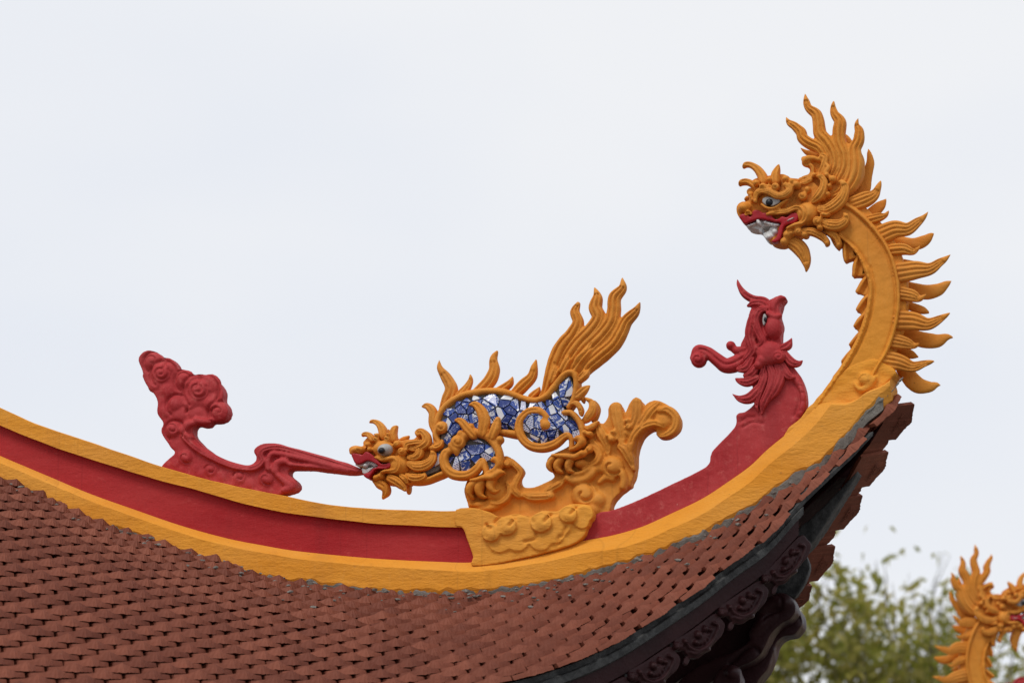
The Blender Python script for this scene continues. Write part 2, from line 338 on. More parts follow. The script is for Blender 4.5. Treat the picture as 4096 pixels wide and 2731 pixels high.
TF = .085                                        # the lower band stands this far out of the ridge's plane
def curve(px, t, n=10):
    c = cr(px, n); q = hp(c[:, 0], c[:, 1], t); return q[np.argsort(q[:, 0])]
def at_s(c, s): return np.interp(s, c[:, 0], c[:, 1])
c_low, c_top = curve(hip_low, TF), curve(hip_top, .045)
cl = cr(hip_top, 10); cw_ = np.interp(cl[:, 0], [a for a, b in crease_w], [b for a, b in crease_w])
q = hp(cl[:, 0], cl[:, 1]+cw_, TF); c_mid = q[np.argsort(q[:, 0])]
SC, ZC_ = hp(3640, 1545)
CORNER = Q+SC*S+ZC_*ZV
EL = np.array([-cos(A), -sin(A), 0]); IN = np.array([-sin(A), cos(A), 0])          # left along the eave; inwards
ENRM = -IN
def ep(px, py, off=0.):                          # measured point -> (u, z) in the eave's vertical plane, off metres outwards
    P = on_plane(px, py, ENRM, CORNER+off*ENRM); return np.stack([(P-CORNER) @ EL, P[..., 2]], -1)
ec = cr(eave_px, 8); eq = ep(ec[:, 0], ec[:, 1]); eq = eq[np.argsort(eq[:, 0])]
u_e = np.concatenate([[-.3], eq[:, 0], [eq[-1, 0]+.25, eq[-1, 0]+.6, eq[-1, 0]+1.2, 8]])
d_e = (eq[-1, 1]-eq[-6, 1])/(eq[-1, 0]-eq[-6, 0])
z_e = np.concatenate([[eq[0, 1]+.1], eq[:, 1], eq[-1, 1]+np.array([.20, .34, .50, .50])*d_e-np.array([0, 0, 0, .06*(8-eq[-1, 0]-1.2)])])
def E(u): return np.interp(u, u_e, z_e)
hu = (SC-c_low[:, 0])/math.sqrt(2); hz = c_low[:, 1]+Q[2]; o_ = np.argsort(hu); hu, hz = hu[o_], hz[o_]
sl = (hz[-1]-hz[-8])/(hu[-1]-hu[-8])
def Hh(u): return np.where(u > hu[-1], hz[-1]+(u-hu[-1])*sl, np.interp(u, hu, hz))-.002*np.clip(u/.5, 0, 1)
def surf(u, w, side=1, lift=0.):                 # side 1: slope facing the viewer, -1: the slope behind the ridge
    u = np.maximum(np.asarray(u, float), 1e-4); w = np.asarray(w, float)
    f = w/np.maximum(u, .05); z = E(u)+(Hh(u)-E(u))*np.clip(f, -.3, 1.15)
    e, i = (EL, IN) if side > 0 else (IN, EL)
    return CORNER[:2]+u[..., None]*e[:2]+w[..., None]*i[:2], z+lift
def P3(u, w, side=1, lift=0.):
    xy, z = surf(u, w, side, lift); return np.concatenate([xy, (z)[..., None]], -1)

# deck below the tiles, both slopes
for side in (1, -1):
    us = np.concatenate([np.linspace(.02, 1.8, 50), np.linspace(1.9, 4.6, 16)]); V = []; F = []; nk = 10
    for u in us:
        for k in range(nk+1):
            w0 = .05 if side > 0 else .11; w = w0+(u-w0)*k/nk if u > w0 else u
            V.append(P3(u, min(w, u), side, -.05))
    for i in range(len(us)-1):
        for k in range(nk): a = i*(nk+1)+k; F.append((a, a+1, a+nk+2, a+nk+1))
    world_obj('roof_deck', V, F, MT['wood'])

# ridge bands
def loft(name, s_arr, sections, mat, parent=roof, smooth=True, cap=True):
    """sections: list of (t array or number, z array) in ridge coordinates, a closed loop"""
    ox, oz = parent_off(parent); V = []; F = []; K = len(sections)
    for i, s in enumerate(s_arr):
        for t, z in sections:
            V.append((s-ox, -(t[i] if np.ndim(t) else t), z[i]-oz))
    for i in range(len(s_arr)-1):
        for k in range(K): a = i*K+k; b = i*K+(k+1) % K; F.append((a, b, b+K, a+K))
    if cap: F += [tuple(range(K))[::-1], tuple(range((len(s_arr)-1)*K, len(s_arr)*K))]
    o = mesh_obj(name, V, F, mat, parent, smooth)
    me = o.data; bm = bmesh.new(); bm.from_mesh(me); bmesh.ops.recalc_face_normals(bm, faces=bm.faces); bm.to_mesh(me); bm.free()
    if smooth: me.set_sharp_from_angle(angle=radians(14))
    return o
rng = np.random.default_rng(4)
def wob(n, amp, k): 
    w = np.convolve(rng.normal(size=n+4*k), np.hanning(2*k+1), 'valid')[:n]; return w/np.abs(w).max()*amp
s0 = hp(-240, 1800)[0]; s1 = hp(3575, 1530)[0]
sa = np.linspace(s0, s1, 520); n_ = len(sa)
low = at_s(c_low, sa); mid = at_s(c_mid, sa); top = at_s(c_top, sa)
top = np.minimum(top, low+np.interp(sa, [hp(x, 1700)[0] for x in (3200, 3300, 3400, 3480, 3575)], [.24, .175, .10, .06, .03])); mid = np.minimum(mid, top-.012); 
jag = wob(n_, .010, 4)+wob(n_, .007, 12)
fw = TF+wob(n_, .0015, 16); back = np.full(n_, -TF)
ridge = loft('hip_ridge', sa, [(fw, low+jag), (fw+wob(n_, .002, 6), low*.5+mid*.5+wob(n_, .001, 8)), (fw, mid+wob(n_, .002, 9)), (fw-.004, mid+.004), (.044+wob(n_, .0012, 14), top+.004), (-.040, top+.004), (back, mid), (back, low-.04), (TF-.02, low-.04)], MT['yellow'])
c_cl, c_ct = curve(cap_low, .07), curve(cap_top, .07)
sb = np.linspace(s0, hp(1885, 2060, .07)[0], 260); nb_ = len(sb)
cl_, ct_ = at_s(c_cl, sb), at_s(c_ct, sb); th = fw[:nb_]-TF
cap_o = loft('ridge_cap', sb, [(.066+wob(nb_, .0012, 14), cl_+wob(nb_, .0015, 9)), (.066+wob(nb_, .0012, 14), ct_-.002), (.062, ct_+wob(nb_, .001, 8)), (-.06, ct_), (-.066, cl_), (-.03, cl_+.004), (.03, cl_+.004)], MT['yellow'])
sr = np.linspace(s0, hp(1900, 2200, .035)[0], 240); nr_ = len(sr)
tz = at_s(c_top, sr); cz = at_s(c_cl, sr)
loft('red_panel', sr, [(.043+wob(nr_, .0010, 14), tz-.01), (.043+wob(nr_, .0010, 14), cz+.02), (-.036, cz+.02), (-.036, tz-.01)], MT['redpanel'])

re = Sculpt().slab(ZB([(880, 1460), (1000, 1340), (1120, 1200), (1250, 1060), (1400, 930), (1560, 880), (1690, 925), (1752, 985), (1690, 1060), (1615, 1140), (1500, 1240), (1400, 1370), (1200, 1555), (1050, 1680), (900, 1600)]), -.08, .043, 3)
re.curl(*ZB([(1495, 1005, 52)])[0], .052, .018, 2.6, .5).strand(ZB([(1570, 1000, 40), (1530, 1065, 50), (1455, 1098, 46), (1412, 1050, 30)]), .048, .016)
re.finish('ridge_end', MT['yellow'], roof, .005, 4, jitter=.0022)
mo = Sculpt().strand(H5([(850, 950, 20), (1080, 690, 44), (1280, 500, 26), (1480, 330, 20), (1610, 160, 20), (1680, 70, 8)]), .074, .010)
mo.finish('mortar', MT['mortar'], roof, .005, 1, jitter=.006)
# grey mortar squeezed out between tiles and ridge
mt = TF-.006+wob(n_, .006, 2)
loft('mortar', sa[:-4], [(mt[:-4], (low+jag+.012)[:-4]), (mt[:-4]+.003, (low+jag-.008+wob(n_, .006, 2))[:-4]), (mt[:-4]-.004, (low-.045)[:-4]), (.03, (low-.045)[:-4]), (.03, (low+.012)[:-4])], MT['mortar'], smooth=False)

# ---------------------------------------------------------------- roof tiles with upturned fan noses
TW, TE = .148, .0440
def make_tile_mesh(name, W, seed, side=.0150, reach=.040):
    rg = random.Random(seed); V = []; F = []; n = 23; back = -.15
    def og(x): a = min(abs(x)/(W*.27), 1); return .5+.5*cos(pi*a)
    def pk(x): return max(0, 1-abs(x)/(W*.27))**1.4
    for i in range(n):
        x = (i/(n-1)-.5)*W; r = og(x); xt = x*(1-.80*r); fan = (.0009 if i % 2 else -.0008)*(1 if abs(x) < W*.24 else 0)
        pr = reach*(1-min(1, abs(2*x/W))**1.35); prt = reach*(1-min(1, abs(2*xt/W))**1.35); k = pk(xt)
        yb = pr-.018+.006*r+.004+fan+rg.uniform(-.0006, .0006); zb = rg.uniform(-.0010, .0004)*(1+r)-.0012*r
        yt = prt-.020-.005*k; zt = side+.0118*k-.0012*abs(2*x/W)**3
        V += [(x, back, .006), (xt, yt-.026-.020*k, .0115), (xt, yt-.005, zt-.0012), (xt, yt, zt), (x*.45+xt*.55, yt*.45+yb*.55+fan*.5, zt*.5), (x, yb, zb), (x, yb-.014, zb+.001), (x, back, -.006)]
    m = 8
    for i in range(n-1):
        for k in range(m): a = i*m+k; b = i*m+(k+1) % m; F.append((a, b, b+m, a+m))
    F += [tuple(range(m))[::-1], tuple(range((n-1)*m, n*m))]
    me = bpy.data.meshes.new(name); me.from_pydata(V, [], F); me.materials.append(MT['tile'])
    bm = bmesh.new(); bm.from_mesh(me); bmesh.ops.recalc_face_normals(bm, faces=bm.faces); bm.to_mesh(me); bm.free()
    return me
tile_meshes = [make_tile_mesh('roof_tile', TW*.94, k) for k in range(6)]
tight_meshes = [make_tile_mesh('roof_tile', TW*.995, k, .0150, .022) for k in range(6, 12)]   # bedded tight near the corner
def tile_matrix(u, w, side, rg):
    p = P3(np.array(u), np.array(w), side); du = P3(np.array(u+.05), np.array(w), side)-P3(np.array(u-.05), np.array(w), side)
    wi = min(w, u-.06) if u > .12 else w
    dw = P3(np.array(u), np.array(wi+.03), side)-P3(np.array(u), np.array(wi-.03), side)
    X = Vector(-du if side > 0 else du).normalized(); Yi = Vector(dw); Nn = X.cross(Yi).normalized()
    Yo = Nn.cross(X).normalized()*-1             # outwards, down the slope
    if Nn.z < 0: Nn = -Nn
    X = Yo.cross(Nn).normalized()
    T = Matrix((X, Yo, Nn)).transposed().to_4x4(); T.translation = Vector(p)+Nn*.004
    return T @ Matrix.Rotation(radians(np.interp(u, [.4, 1.0, 1.5, 2.0], [13, 15.5, 19, 23.5])+rg.uniform(-.8, .8)), 4, 'X') @ Matrix.Rotation(radians(rg.gauss(0, .6)), 4, 'Z') @ Matrix.Translation((rg.uniform(-.003, .003), rg.gauss(0, .0018), rg.uniform(-.001, .001)))
rg = random.Random(11); tiles = []
for r in range(0, 75):
    w = r*TE
    for k in range(0, 40):
        u = (k+.5*(r % 2))*TW+.075
        if u < w+(.045 if u < 1.5 else .060): continue
        p = P3(np.array(u), np.array(w)); x, y = project(p)
        if x < -130 or x > 4200 or y > 2830 or y < 0: continue
        tiles.append((math.hypot(*(p-CAM)[:2]), u, w, 1))
far_tiles = []
for r in range(0, 3):
    for k in range(0, 6):
        u = (k+.5*(r % 2))*TW+.075
        if u < r*TE: continue
        far_tiles.append((0, u, r*TE-.05, -1))
tiles.sort(key=lambda a: a[0]); single = far_tiles[:14]+tiles; rest_v = []; rest_f = []
for idx, (_, u, w, side) in enumerate(single):
    T = tile_matrix(u, w, side, rg); me = (tight_meshes if u < 1.55+rg.uniform(-.2, .2) else tile_meshes)[rg.randrange(6)]
    if idx < 300:
        o = bpy.data.objects.new('roof_tile', me); scene.collection.objects.link(o); o.parent = roof; o.matrix_local = RMI @ T
    else:
        n0 = len(rest_v); rest_v += [RMI @ T @ v.co for v in me.vertices]; rest_f += [tuple(i+n0 for i in p.vertices) for p in me.polygons]
if rest_v: tag(mesh_obj('roof_tiles', rest_v, rest_f, MT['tile'], roof), kind='stuff')
print('TILES', len(tiles), len(far_tiles))

# mortar crumbs left on the tiles along the ridge
cv = []; cf = []; rc = random.Random(3)
for _ in range(170):
    u = rc.uniform(.3, 2.6); w = u-abs(rc.gauss(0, .22))-.10
    if w < .02: continue
    p0 = P3(np.array(u), np.array(round(w/TE)*TE-.012), 1, .024); r0 = rc.uniform(.003, .0075)
    bm = bmesh.new(); bmesh.ops.create_icosphere(bm, subdivisions=1, radius=1); n0 = len(cv)
    for v in bm.verts: f = rc.uniform(.6, 1.2); cv.append((p0[0]+v.co.x*r0*1.7*f, p0[1]+v.co.y*r0*f, p0[2]+v.co.z*r0*.8*f))
    cf += [tuple(v.index+n0 for v in f.verts) for f in bm.faces]; bm.free()
tag(world_obj('mortar_crumbs', cv, cf, MT['mortar']), kind='stuff')

# ---------------------------------------------------------------- eave: boards, carved valance, corner timbers
def sweep_eave(name, us, prof, mat, side=1, taper=None):
    V = []; F = []; K = len(prof)
    for u in us:
        f = taper(u) if taper else 1.
        for (w, z) in prof: V.append(P3(np.array(u), np.array(w*f if w > 0 else w), side)*np.array([1, 1, 0])+np.array([0, 0, E(u)+z*f]))
    for i in range(len(us)-1):
        for k in range(K): a = i*K+k; b = i*K+(k+1) % K; F.append((a, b, b+K, a+K))
    F += [tuple(range(K))[::-1], tuple(range((len(us)-1)*K, len(us)*K))]
    o = world_obj(name, V, F, mat); me = o.data; bm = bmesh.new(); bm.from_mesh(me); bmesh.ops.recalc_face_normals(bm, faces=bm.faces); bm.to_mesh(me); bm.free(); return o
UF = float(ep(3195, 2180, -.05)[0])              # where the valance stops, near the corner
us_all = np.linspace(.14, 3.6, 120); us_f = np.linspace(UF, 3.6, 90)
tp = lambda u: min(1, .35+u*.9)
sweep_eave('eave_batten', us_all, [(.035, -.030), (.030, -.004), (.13, -.004), (.13, -.030)], MT['board'], 1, tp)
sweep_eave('eave_board', us_f, [(.036, -.056), (.022, -.050), (.020, -.026), (.034, -.022), (.10, -.022), (.10, -.056)], MT['board'])
sweep_eave('valance_board', us_f, [(.050, -.112), (.046, -.056), (.09, -.056), (.09, -.112)], MT['wood'])
def epl(px, py, t=0.):
    r = ep(px, py, t); return np.stack([-r[..., 0], r[..., 1]], -1)
EM = RMI @ Matrix.Translation((CORNER[0], CORNER[1], 0)) @ Matrix.Rotation(A, 4, 'Z')
p = Sculpt(epl); f0 = -.052
p.slab(H6([(500, 660), (620, 580), (840, 440), (980, 360), (1050, 420), (1088, 470), (1080, 545), (1050, 620), (980, 700), (925, 760), (922, 797), (850, 822), (780, 872), (700, 862), (640, 812), (618, 775), (560, 792), (500, 762)]), f0-.02, f0)
p.balls(H6([(790, 590, 46), (870, 530, 38), (930, 548, 27), (760, 682, 30), (635, 672, 30), (535, 748, 34)]), f0+.004, .016)
for e in [(790, 708), (830, 706), (870, 688), (903, 650), (915, 606)]:
    p.strand(H6([(840, 600, 22), ((840+e[0])/2, (600+e[1])/2, 34), (e[0], e[1], 30)]), f0+.002, .009, sides=8)
p.strand(H6([(960, 470, 34), (1015, 500, 34), (1005, 570, 34), (955, 665, 34), (890, 740, 40), (790, 775, 38), (700, 745, 34), (665, 700, 26)]), f0+.001, .012)
p.strand(H6([(690, 790, 20), (760, 815, 34), (840, 790, 34), (915, 775, 24)]), f0, .011)
for e in [(520, 705), (560, 700), (595, 720)]: p.strand(H6([(590, 770, 16), (e[0], e[1], 40)]), f0+.001, .010, sides=8)
p.slab(H6([(620, 925), (660, 942), (692, 880), (640, 850)]), f0-.014, f0-.004)
panel = p.finish('carved_panel', MT['wood'], roof, .0034, 1); panel.matrix_local = EM
u0 = float(ep(*H6([(800, 650)])[0], f0)[0]); DU = .1665
for k in (-1, 0, 1, 2, 3, 4, 5, 6, 7, 8):
    if k == 0: continue
    me = panel.data.copy(); co = np.empty(len(me.vertices)*3, np.float32); me.vertices.foreach_get('co', co); co = co.reshape(-1, 3)
    x = -co[:, 0]; co[:, 2] += E(x+k*DU)-E(x); co[:, 0] -= k*DU
    me.vertices.foreach_set('co', co.reshape(-1)); me.update()
    o = bpy.data.objects.new('carved_panel', me); scene.collection.objects.link(o); o.parent = roof; o.matrix_local = EM

b = Sculpt().slab(H6([(1090, 600), (1180, 555), (1270, 520), (1370, 550), (1440, 645), (1448, 740), (1385, 835), (1280, 885), (1170, 995), (1110, 1110), (1030, 1255), (900, 1350), (700, 1425), (560, 1510), (250, 1680), (0, 1700), (200, 1450), (500, 1300), (880, 1120), (935, 930), (1000, 770)]), -.05, .05)
b.strand(H6([(1060, 700, 150), (1200, 620, 190), (1340, 650, 200), (1400, 690, 90)]), .02, .05).strand(H6([(930, 1000, 120), (1020, 900, 170), (1080, 830, 160), (1200, 780, 120)]), .02, .045)
b.groove(H6([(640, 1340), (860, 1150), (960, 1160), (1020, 1250)]), .004, .012).groove(H6([(1040, 820), (1120, 750), (1250, 690), (1270, 580), (1220, 545)]), .004, .008)
b.finish('hip_rafter', MT['wood'], roof, .006, 3)
b = Sculpt().slab(H6([(1420, 690), (1500, 750), (1530, 860), (1500, 950), (1430, 1020), (1310, 1040), (1230, 1110), (1190, 1230), (1130, 1400), (1040, 1520), (940, 1620), (500, 1700), (300, 1700), (700, 1400), (1000, 1100), (1200, 850)]), -.17, -.06)
b.groove(H6([(1380, 760), (1470, 800), (1490, 900), (1440, 990)]), .004, .008, -.06).finish('hip_rafter', MT['wood'], roof, .006, 3)
b = Sculpt().slab(H6([(440, 1700), (480, 1560), (540, 1440), (600, 1375), (670, 1360), (745, 1400), (790, 1480), (800, 1560), (760, 1700)]), .06, .15)
b.ball(*H6([(690, 1450, 95)])[0], .13, .05).finish('rafter_end', MT['wood'], roof, .006, 3)
Sculpt().slab(Z6([(985, 705), (1040, 688), (1080, 770), (1075, 830), (1030, 930), (975, 1000), (900, 985), (840, 965), (900, 880), (955, 780)]), -.06, -.02, 2).finish('corner_block', MT['board'], roof, .005, 0)
Sculpt().slab(Z6([(900, 640), (1100, 470), (1300, 270), (1420, 150), (1330, 300), (1215, 480), (1120, 620), (1040, 705), (985, 725)]), -.09, .0, 3).finish('hip_beam_and_fill', MT['board'], roof, .006, 1)

Sculpt().slab(H6([(1080, 600), (1000, 780), (935, 930), (880, 1120), (500, 1300), (200, 1450), (-600, 1900), (-1500, 1900), (-1500, 1300), (-300, 900), (500, 650), (900, 470)]), -.07, -.04, 2).finish('hip_beam_and_fill', MT['wood'], roof, .008, 0)  # dark sheet added behind the valance, standing in for shade under the roof
# walls below the eaves, added in dark wood to block light under the roof
for side in (1, -1):
    V = []; F = []; W0 = .62; us = [.62, 1.5, 2.5, 3.6, 4.6]
    for u in us:
        for zz in (0, 1):
            q3 = P3(np.array(u), np.array(W0), side); V.append((q3[0], q3[1], 0 if zz == 0 else min(q3[2]-.05, E(3.)+.1)))
    for i in range(len(us)-1): F.append((2*i, 2*i+1, 2*i+3, 2*i+2))
    world_obj('wall', V, F, MT['wood'])

# embossing on the undersides of the corner tiles behind
def text_mesh(s, size):
    c = bpy.data.curves.new('txt', 'FONT'); c.body = s; c.size = size; c.extrude = .0006; c.align_x = 'CENTER'
    o = bpy.data.objects.new('txt', c); tmp_scene.collection.objects.link(o); vl = tmp_scene.view_layers[0]; vl.update()
    me = bpy.data.meshes.new_from_object(o.evaluated_get(vl.depsgraph)); bpy.data.objects.remove(o); me.materials.append(MT['tile']); return me
tme = text_mesh('VIGLACERA', .016)
rv = []; rf = []
for i in range(28):
    an = 2*pi*i/28
    for r_ in (.014, .0155):
        for z_ in (-.001, .001): rv.append((r_*cos(an), r_*sin(an), z_))
for i in range(28):
    p0, p1 = i*4, (i+1) % 28*4
    rf += [(p0, p1, p1+1, p0+1), (p0+2, p0+3, p1+3, p1+2), (p0, p0+2, p1+2, p1), (p0+1, p1+1, p1+3, p0+3)]
far_objs = [o for o in roof.children if o.name.startswith('roof_tile') and o.type == 'MESH'][:6]
for o in far_objs:
    e_ = bpy.data.objects.new('embossed_lettering', tme); scene.collection.objects.link(e_); e_.parent = o; e_.matrix_local = Matrix.Translation((0, -.055, -.0062)) @ Matrix.Rotation(pi, 4, 'Y')
    r_ = mesh_obj('embossed_ring', rv, rf, MT['tile'], o); r_.location = (0, -.030, -.0055)

# ================================================================ dragon finial rising from the corner
def build_dragon():
    D = thing('dragon_finial', 'large ochre dragon with arched neck and flaming mane at roof corner', 'statue', (3420, 1600))
    gold = MT['gold']
    outer = ZA([(1000, 890), (1040, 905), (1130, 955), (1240, 1055), (1330, 1165), (1400, 1280), (1440, 1390), (1465, 1500)])+ZB([(1765, 280), (1768, 400), (1752, 540), (1722, 660), (1672, 790), (1605, 900), (1560, 990), (1500, 1100)])
    inner = ZA([(900, 1090), (985, 1165), (1070, 1235), (1130, 1310), (1180, 1400), (1215, 1500)])+ZB([(1490, 130), (1512, 210), (1527, 310), (1517, 420), (1492, 540), (1452, 660), (1402, 770), (1332, 890), (1252, 1010), (1172, 1120), (1092, 1240), (1080, 1290)])
    p = Sculpt().slab(outer+[ZB([(1380, 1240)])[0]]+inner[::-1], -.035, .040, 3)
    w = 26/1.96
    p.strand([(x-8, y+4, w) for x, y in outer[1:-1]], .040, .012).strand([(x+6, y, w*.9) for x, y in inner[1:-1]], .038, .012)
    p.groove([(x-22, y+8) for x, y in outer[1:-2]], .004, .006).groove([(x+16, y-4) for x, y in inner[1:-2]], .004, .006)
    mid = [((a[0]+b[0])/2, (a[1]+b[1])/2) for a, b in zip(cr(outer, 4)[::5], cr(inner, 4)[::6])]
    p.slab([(x-20, y+8) for x, y in outer[1:-1]]+[(x+32, y-6) for x, y in outer[1:-1]][::-1], -.05, .022, 3)
    p.finish('neck', MT['neck'], D, .0045, 4)
    # belly strip and scales
    il = np.array(inner)
    tips = ZA([(985, 1272), (1045, 1372), (1105, 1487)])+ZB([(1338, 100), (1398, 215), (1424, 338), (1424, 478), (1404, 606), (1370, 750), (1308, 880), (1243, 1010), (1163, 1148)])
    cI = cr(inner, 12)
    for x, y in tips:
        k = int(np.argmin((cI[:, 0]-x)**2+(cI[:, 1]-y)**2)); k = min(max(k, 2), len(cI)-3); T = cI[k+2]-cI[k-2]; T /= np.linalg.norm(T)
        N_ = np.array([x, y])-cI[k]; h = np.linalg.norm(N_); N_ /= h; f = h/52
        if abs(T @ N_) > .5: N_ = np.array([-T[1], T[0]])
        lp_ = lambda al, ou: tuple(cI[k]+T*al+N_*ou*f)
        q = Sculpt().slab([lp_(*p_) for p_ in ((-74, 10), (-58, 27), (-38, 40), (-16, 49), (-2, 54), (2, 51), (2, 40), (6, 27), (12, 12), (8, -12), (-70, -12))], -.022, .024, 3)
        q.strand([lp_(-74, 6)+(8,), lp_(-52, 24)+(12,), lp_(-26, 38)+(14,), lp_(-6, 47)+(12,), lp_(1, 52)+(4,)], .024, .012).groove([lp_(-50, 12), lp_(-24, 26), lp_(-4, 34)], .004, .006)
        q.finish('belly_scale', gold, D, .0036, 1)
    # dorsal fins, near row then far row
    fins = [ZA([(1105, 913, 120), (1200, 878, 125), (1268, 828, 98), (1302, 765, 55), (1323, 724, 5)]),
            ZA([(1215, 1045, 84), (1300, 1020, 74), (1355, 990, 43), (1384, 964, 5)]),
            ZA([(1320, 1158, 156), (1430, 1113, 146), (1530, 1098, 118), (1610, 1042, 86), (1658, 1003, 43), (1691, 974, 5)]),
            ZA([(1405, 1275, 96), (1500, 1268, 89), (1570, 1276, 60), (1610, 1252, 29), (1626, 1238, 5)]),
            ZA([(1460, 1453, 168), (1590, 1433, 149), (1700, 1410, 118), (1780, 1360, 79), (1830, 1326, 43), (1869, 1307, 5)]),
            ZB([(1770, 343, 115), (1860, 360, 101), (1920, 366, 60), (1975, 344, 5)]),
            ZB([(1745, 553, 168), (1870, 558, 149), (1980, 568, 118), (2070, 530, 79), (2120, 502, 43), (2160, 490, 5)]),
            ZB([(1715, 713, 120), (1810, 733, 101), (1880, 736, 55), (1919, 727, 5)]),
            ZB([(1640, 858, 156), (1760, 880, 134), (1860, 900, 103), (1950, 876, 67), (2000, 864, 41), (2037, 870, 5)])]
    for i, f in enumerate(fins):
        f = [(x, y+(7 if 2 <= k < len(f)-1 else 0), w*(.86 if k >= 2 else 1)) for k, (x, y, w) in enumerate(f)]
        q = Sculpt().strand(f, .022, .020, grooves=3 if f[0][2] > 55 else 2, gd=.0065, gspan=(0, .72)); q.finish('fin', gold, D, .0034, 2)
    far = [ZA([(1250, 990, 103), (1320, 925, 80), (1369, 869, 5)]),
           ZA([(1410, 1200, 103), (1560, 1232, 106), (1660, 1202, 92), (1710, 1160, 46), (1739, 1137, 5)]),
           ZA([(1460, 1370, 69), (1550, 1376, 46), (1592, 1360, 8)]),
           ZB([(1790, 285, 103), (1950, 330, 120), (2060, 312, 103), (2130, 266, 57), (2169, 239, 5)]),
           ZB([(1800, 425, 69), (1930, 470, 69), (2001, 494, 8)]),
           ZB([(1770, 640, 115), (1930, 702, 129), (2050, 712, 110), (2130, 682, 62), (2185, 687, 5)]),
           ZB([(1730, 770, 80), (1850, 820, 71), (1914, 840, 8)]),
           ZB([(1790, 930, 126), (1890, 1050, 138), (1990, 1072, 94), (2050, 1056, 46), (2090, 1064, 5)])]
    for f in far: Sculpt().strand(f, -.05, .013).finish('fin', gold, D, .0045, 1)
    # mane
    locks = [ZA([(577, 232, 5), (600, 275, 44), (650, 310, 70), (695, 355, 84), (710, 400, 88), (760, 440, 94), (840, 480, 84), (885, 555, 70), (905, 620, 50)]),
             ZA([(727, 50, 5), (735, 105, 46), (755, 165, 66), (815, 215, 88), (836, 295, 98), (846, 370, 108), (900, 435, 110), (950, 520, 96), (965, 620, 86), (910, 720, 60)]),
             ZA([(951, 106, 5), (948, 160, 46), (962, 215, 72), (1000, 275, 98), (992, 365, 106), (1000, 450, 108), (1035, 540, 102), (1035, 640, 92), (985, 740, 70)]),
             ZA([(1142, 243, 5), (1132, 295, 44), (1152, 350, 76), (1145, 420, 88), (1115, 490, 104), (1122, 600, 130), (1112, 690, 136), (1070, 775, 124), (1010, 835, 96), (940, 865, 60)])]
    p = Sculpt()
    for i, l in enumerate(locks): p.strand(l, .030-.002*i, .030, grooves=2, gd=.008, gspan=(.12, .97))
    p.slab(ZA([(810, 480), (900, 410), (940, 395), (1080, 455), (1165, 510), (1188, 600), (1180, 700), (1130, 790), (1040, 860), (940, 900), (870, 850), (830, 700), (880, 640), (865, 560)]), -.02, .034)
    p.finish('mane', gold, D, .003, 2)
    p = Sculpt().strand(ZA([(1120, 880, 130), (1180, 790, 120), (1208, 690, 92), (1236, 600, 66), (1232, 530, 46), (1218, 479, 5)]), -.045, .014)
    p.strand(ZA([(850, 560, 60), (790, 530, 60), (730, 505, 34), (684, 470, 5)]), -.045, .014).strand(ZA([(1090, 500, 70), (1070, 420, 50), (1042, 362, 5)]), -.045, .014)
    p.slab(ZA([(850, 560), (1000, 450), (1150, 600), (1160, 850), (950, 850)]), -.06, -.03); p.finish('mane', gold, D, .0045, 1)
    # collar of curls between mane and cheek
    c = Sculpt().slab(H1([(1060, 430), (1200, 360), (1260, 300), (1220, 200), (1130, 140), (1140, 60), (1330, 40), (1500, 10), (1640, 150), (1660, 380), (1560, 600), (1440, 820), (1350, 900), (1150, 700)]), -.03, .030)
    c.slab(H1([(1250, 700), (1480, 600), (1650, 650), (1780, 800), (1720, 1000), (1640, 1190), (1500, 1260), (1300, 1240), (1180, 1180), (1150, 900)]), -.035, .026)
    c.strand(H1([(1400, 90, 70), (1300, 62, 88), (1190, 80, 110), (1150, 140, 80), (1190, 180, 44)]), .034, .024)
    c.strand(H1([(1440, 20, 110), (1500, 60, 120), (1480, 160, 120), (1430, 260, 100), (1400, 330, 60)]), .034, .026, grooves=1)
    c.strand(H1([(1185, 160, 26), (1250, 165, 60), (1290, 220, 60), (1280, 300, 50), (1240, 350, 70), (1140, 390, 80), (1060, 430, 40)]), .034, .024, grooves=2)
    c.strand(H1([(1510, 165, 60), (1545, 220, 80), (1500, 300, 80), (1460, 340, 40)]), .040, .024).strand(H1([(1250, 410, 90), (1180, 450, 80), (1100, 470, 60)]), .038, .024, grooves=2)
    c.balls(H1([(1515, 340, 50), (1605, 395, 66), (1550, 515, 48), (1520, 640, 54), (1440, 692, 58), (1205, 572, 62), (1330, 330, 40)]), .042, .026)
    c.curl(*H1([(1120, 665, 74)])[0], .056, .024, 4.4, .8)
    c.finish('collar', gold, D, .0036, 1)
    # head
    hd = Sculpt()
    hd.slab(H1([(100, 940), (112, 870), (170, 812), (290, 790), (310, 735), (262, 650), (300, 592), (380, 560), (360, 470), (450, 420), (600, 390), (800, 360), (900, 380), (930, 420), (1060, 430), (1300, 480), (1450, 620), (1440, 800), (1425, 1000), (1405, 1150), (1250, 1195), (1120, 1200), (1100, 1295), (960, 1345), (840, 1450), (740, 1458), (640, 1430), (620, 1400),
                (720, 1340), (765, 1190), (850, 1110), (990, 1050), (960, 1000), (820, 1070), (600, 1060), (440, 1035), (270, 1090), (190, 1100), (128, 1020)]), -.055, .045)
    hd.ball(*H1([(1210, 960, 205)])[0], .030, .055, ry=52).ball(*H1([(225, 890, 130)])[0], .020, .060, ry=27)
    hd.ball(*H1([(640, 720, 300)])[0], .02, .052, ry=50)
    hd.strand(H1([(560, 960, 60), (700, 925, 80), (880, 905, 90), (1030, 850, 80), (1130, 890, 84), (1170, 990, 84), (1120, 1085, 76), (1000, 1130, 70), (880, 1180, 50)]), .062, .022)
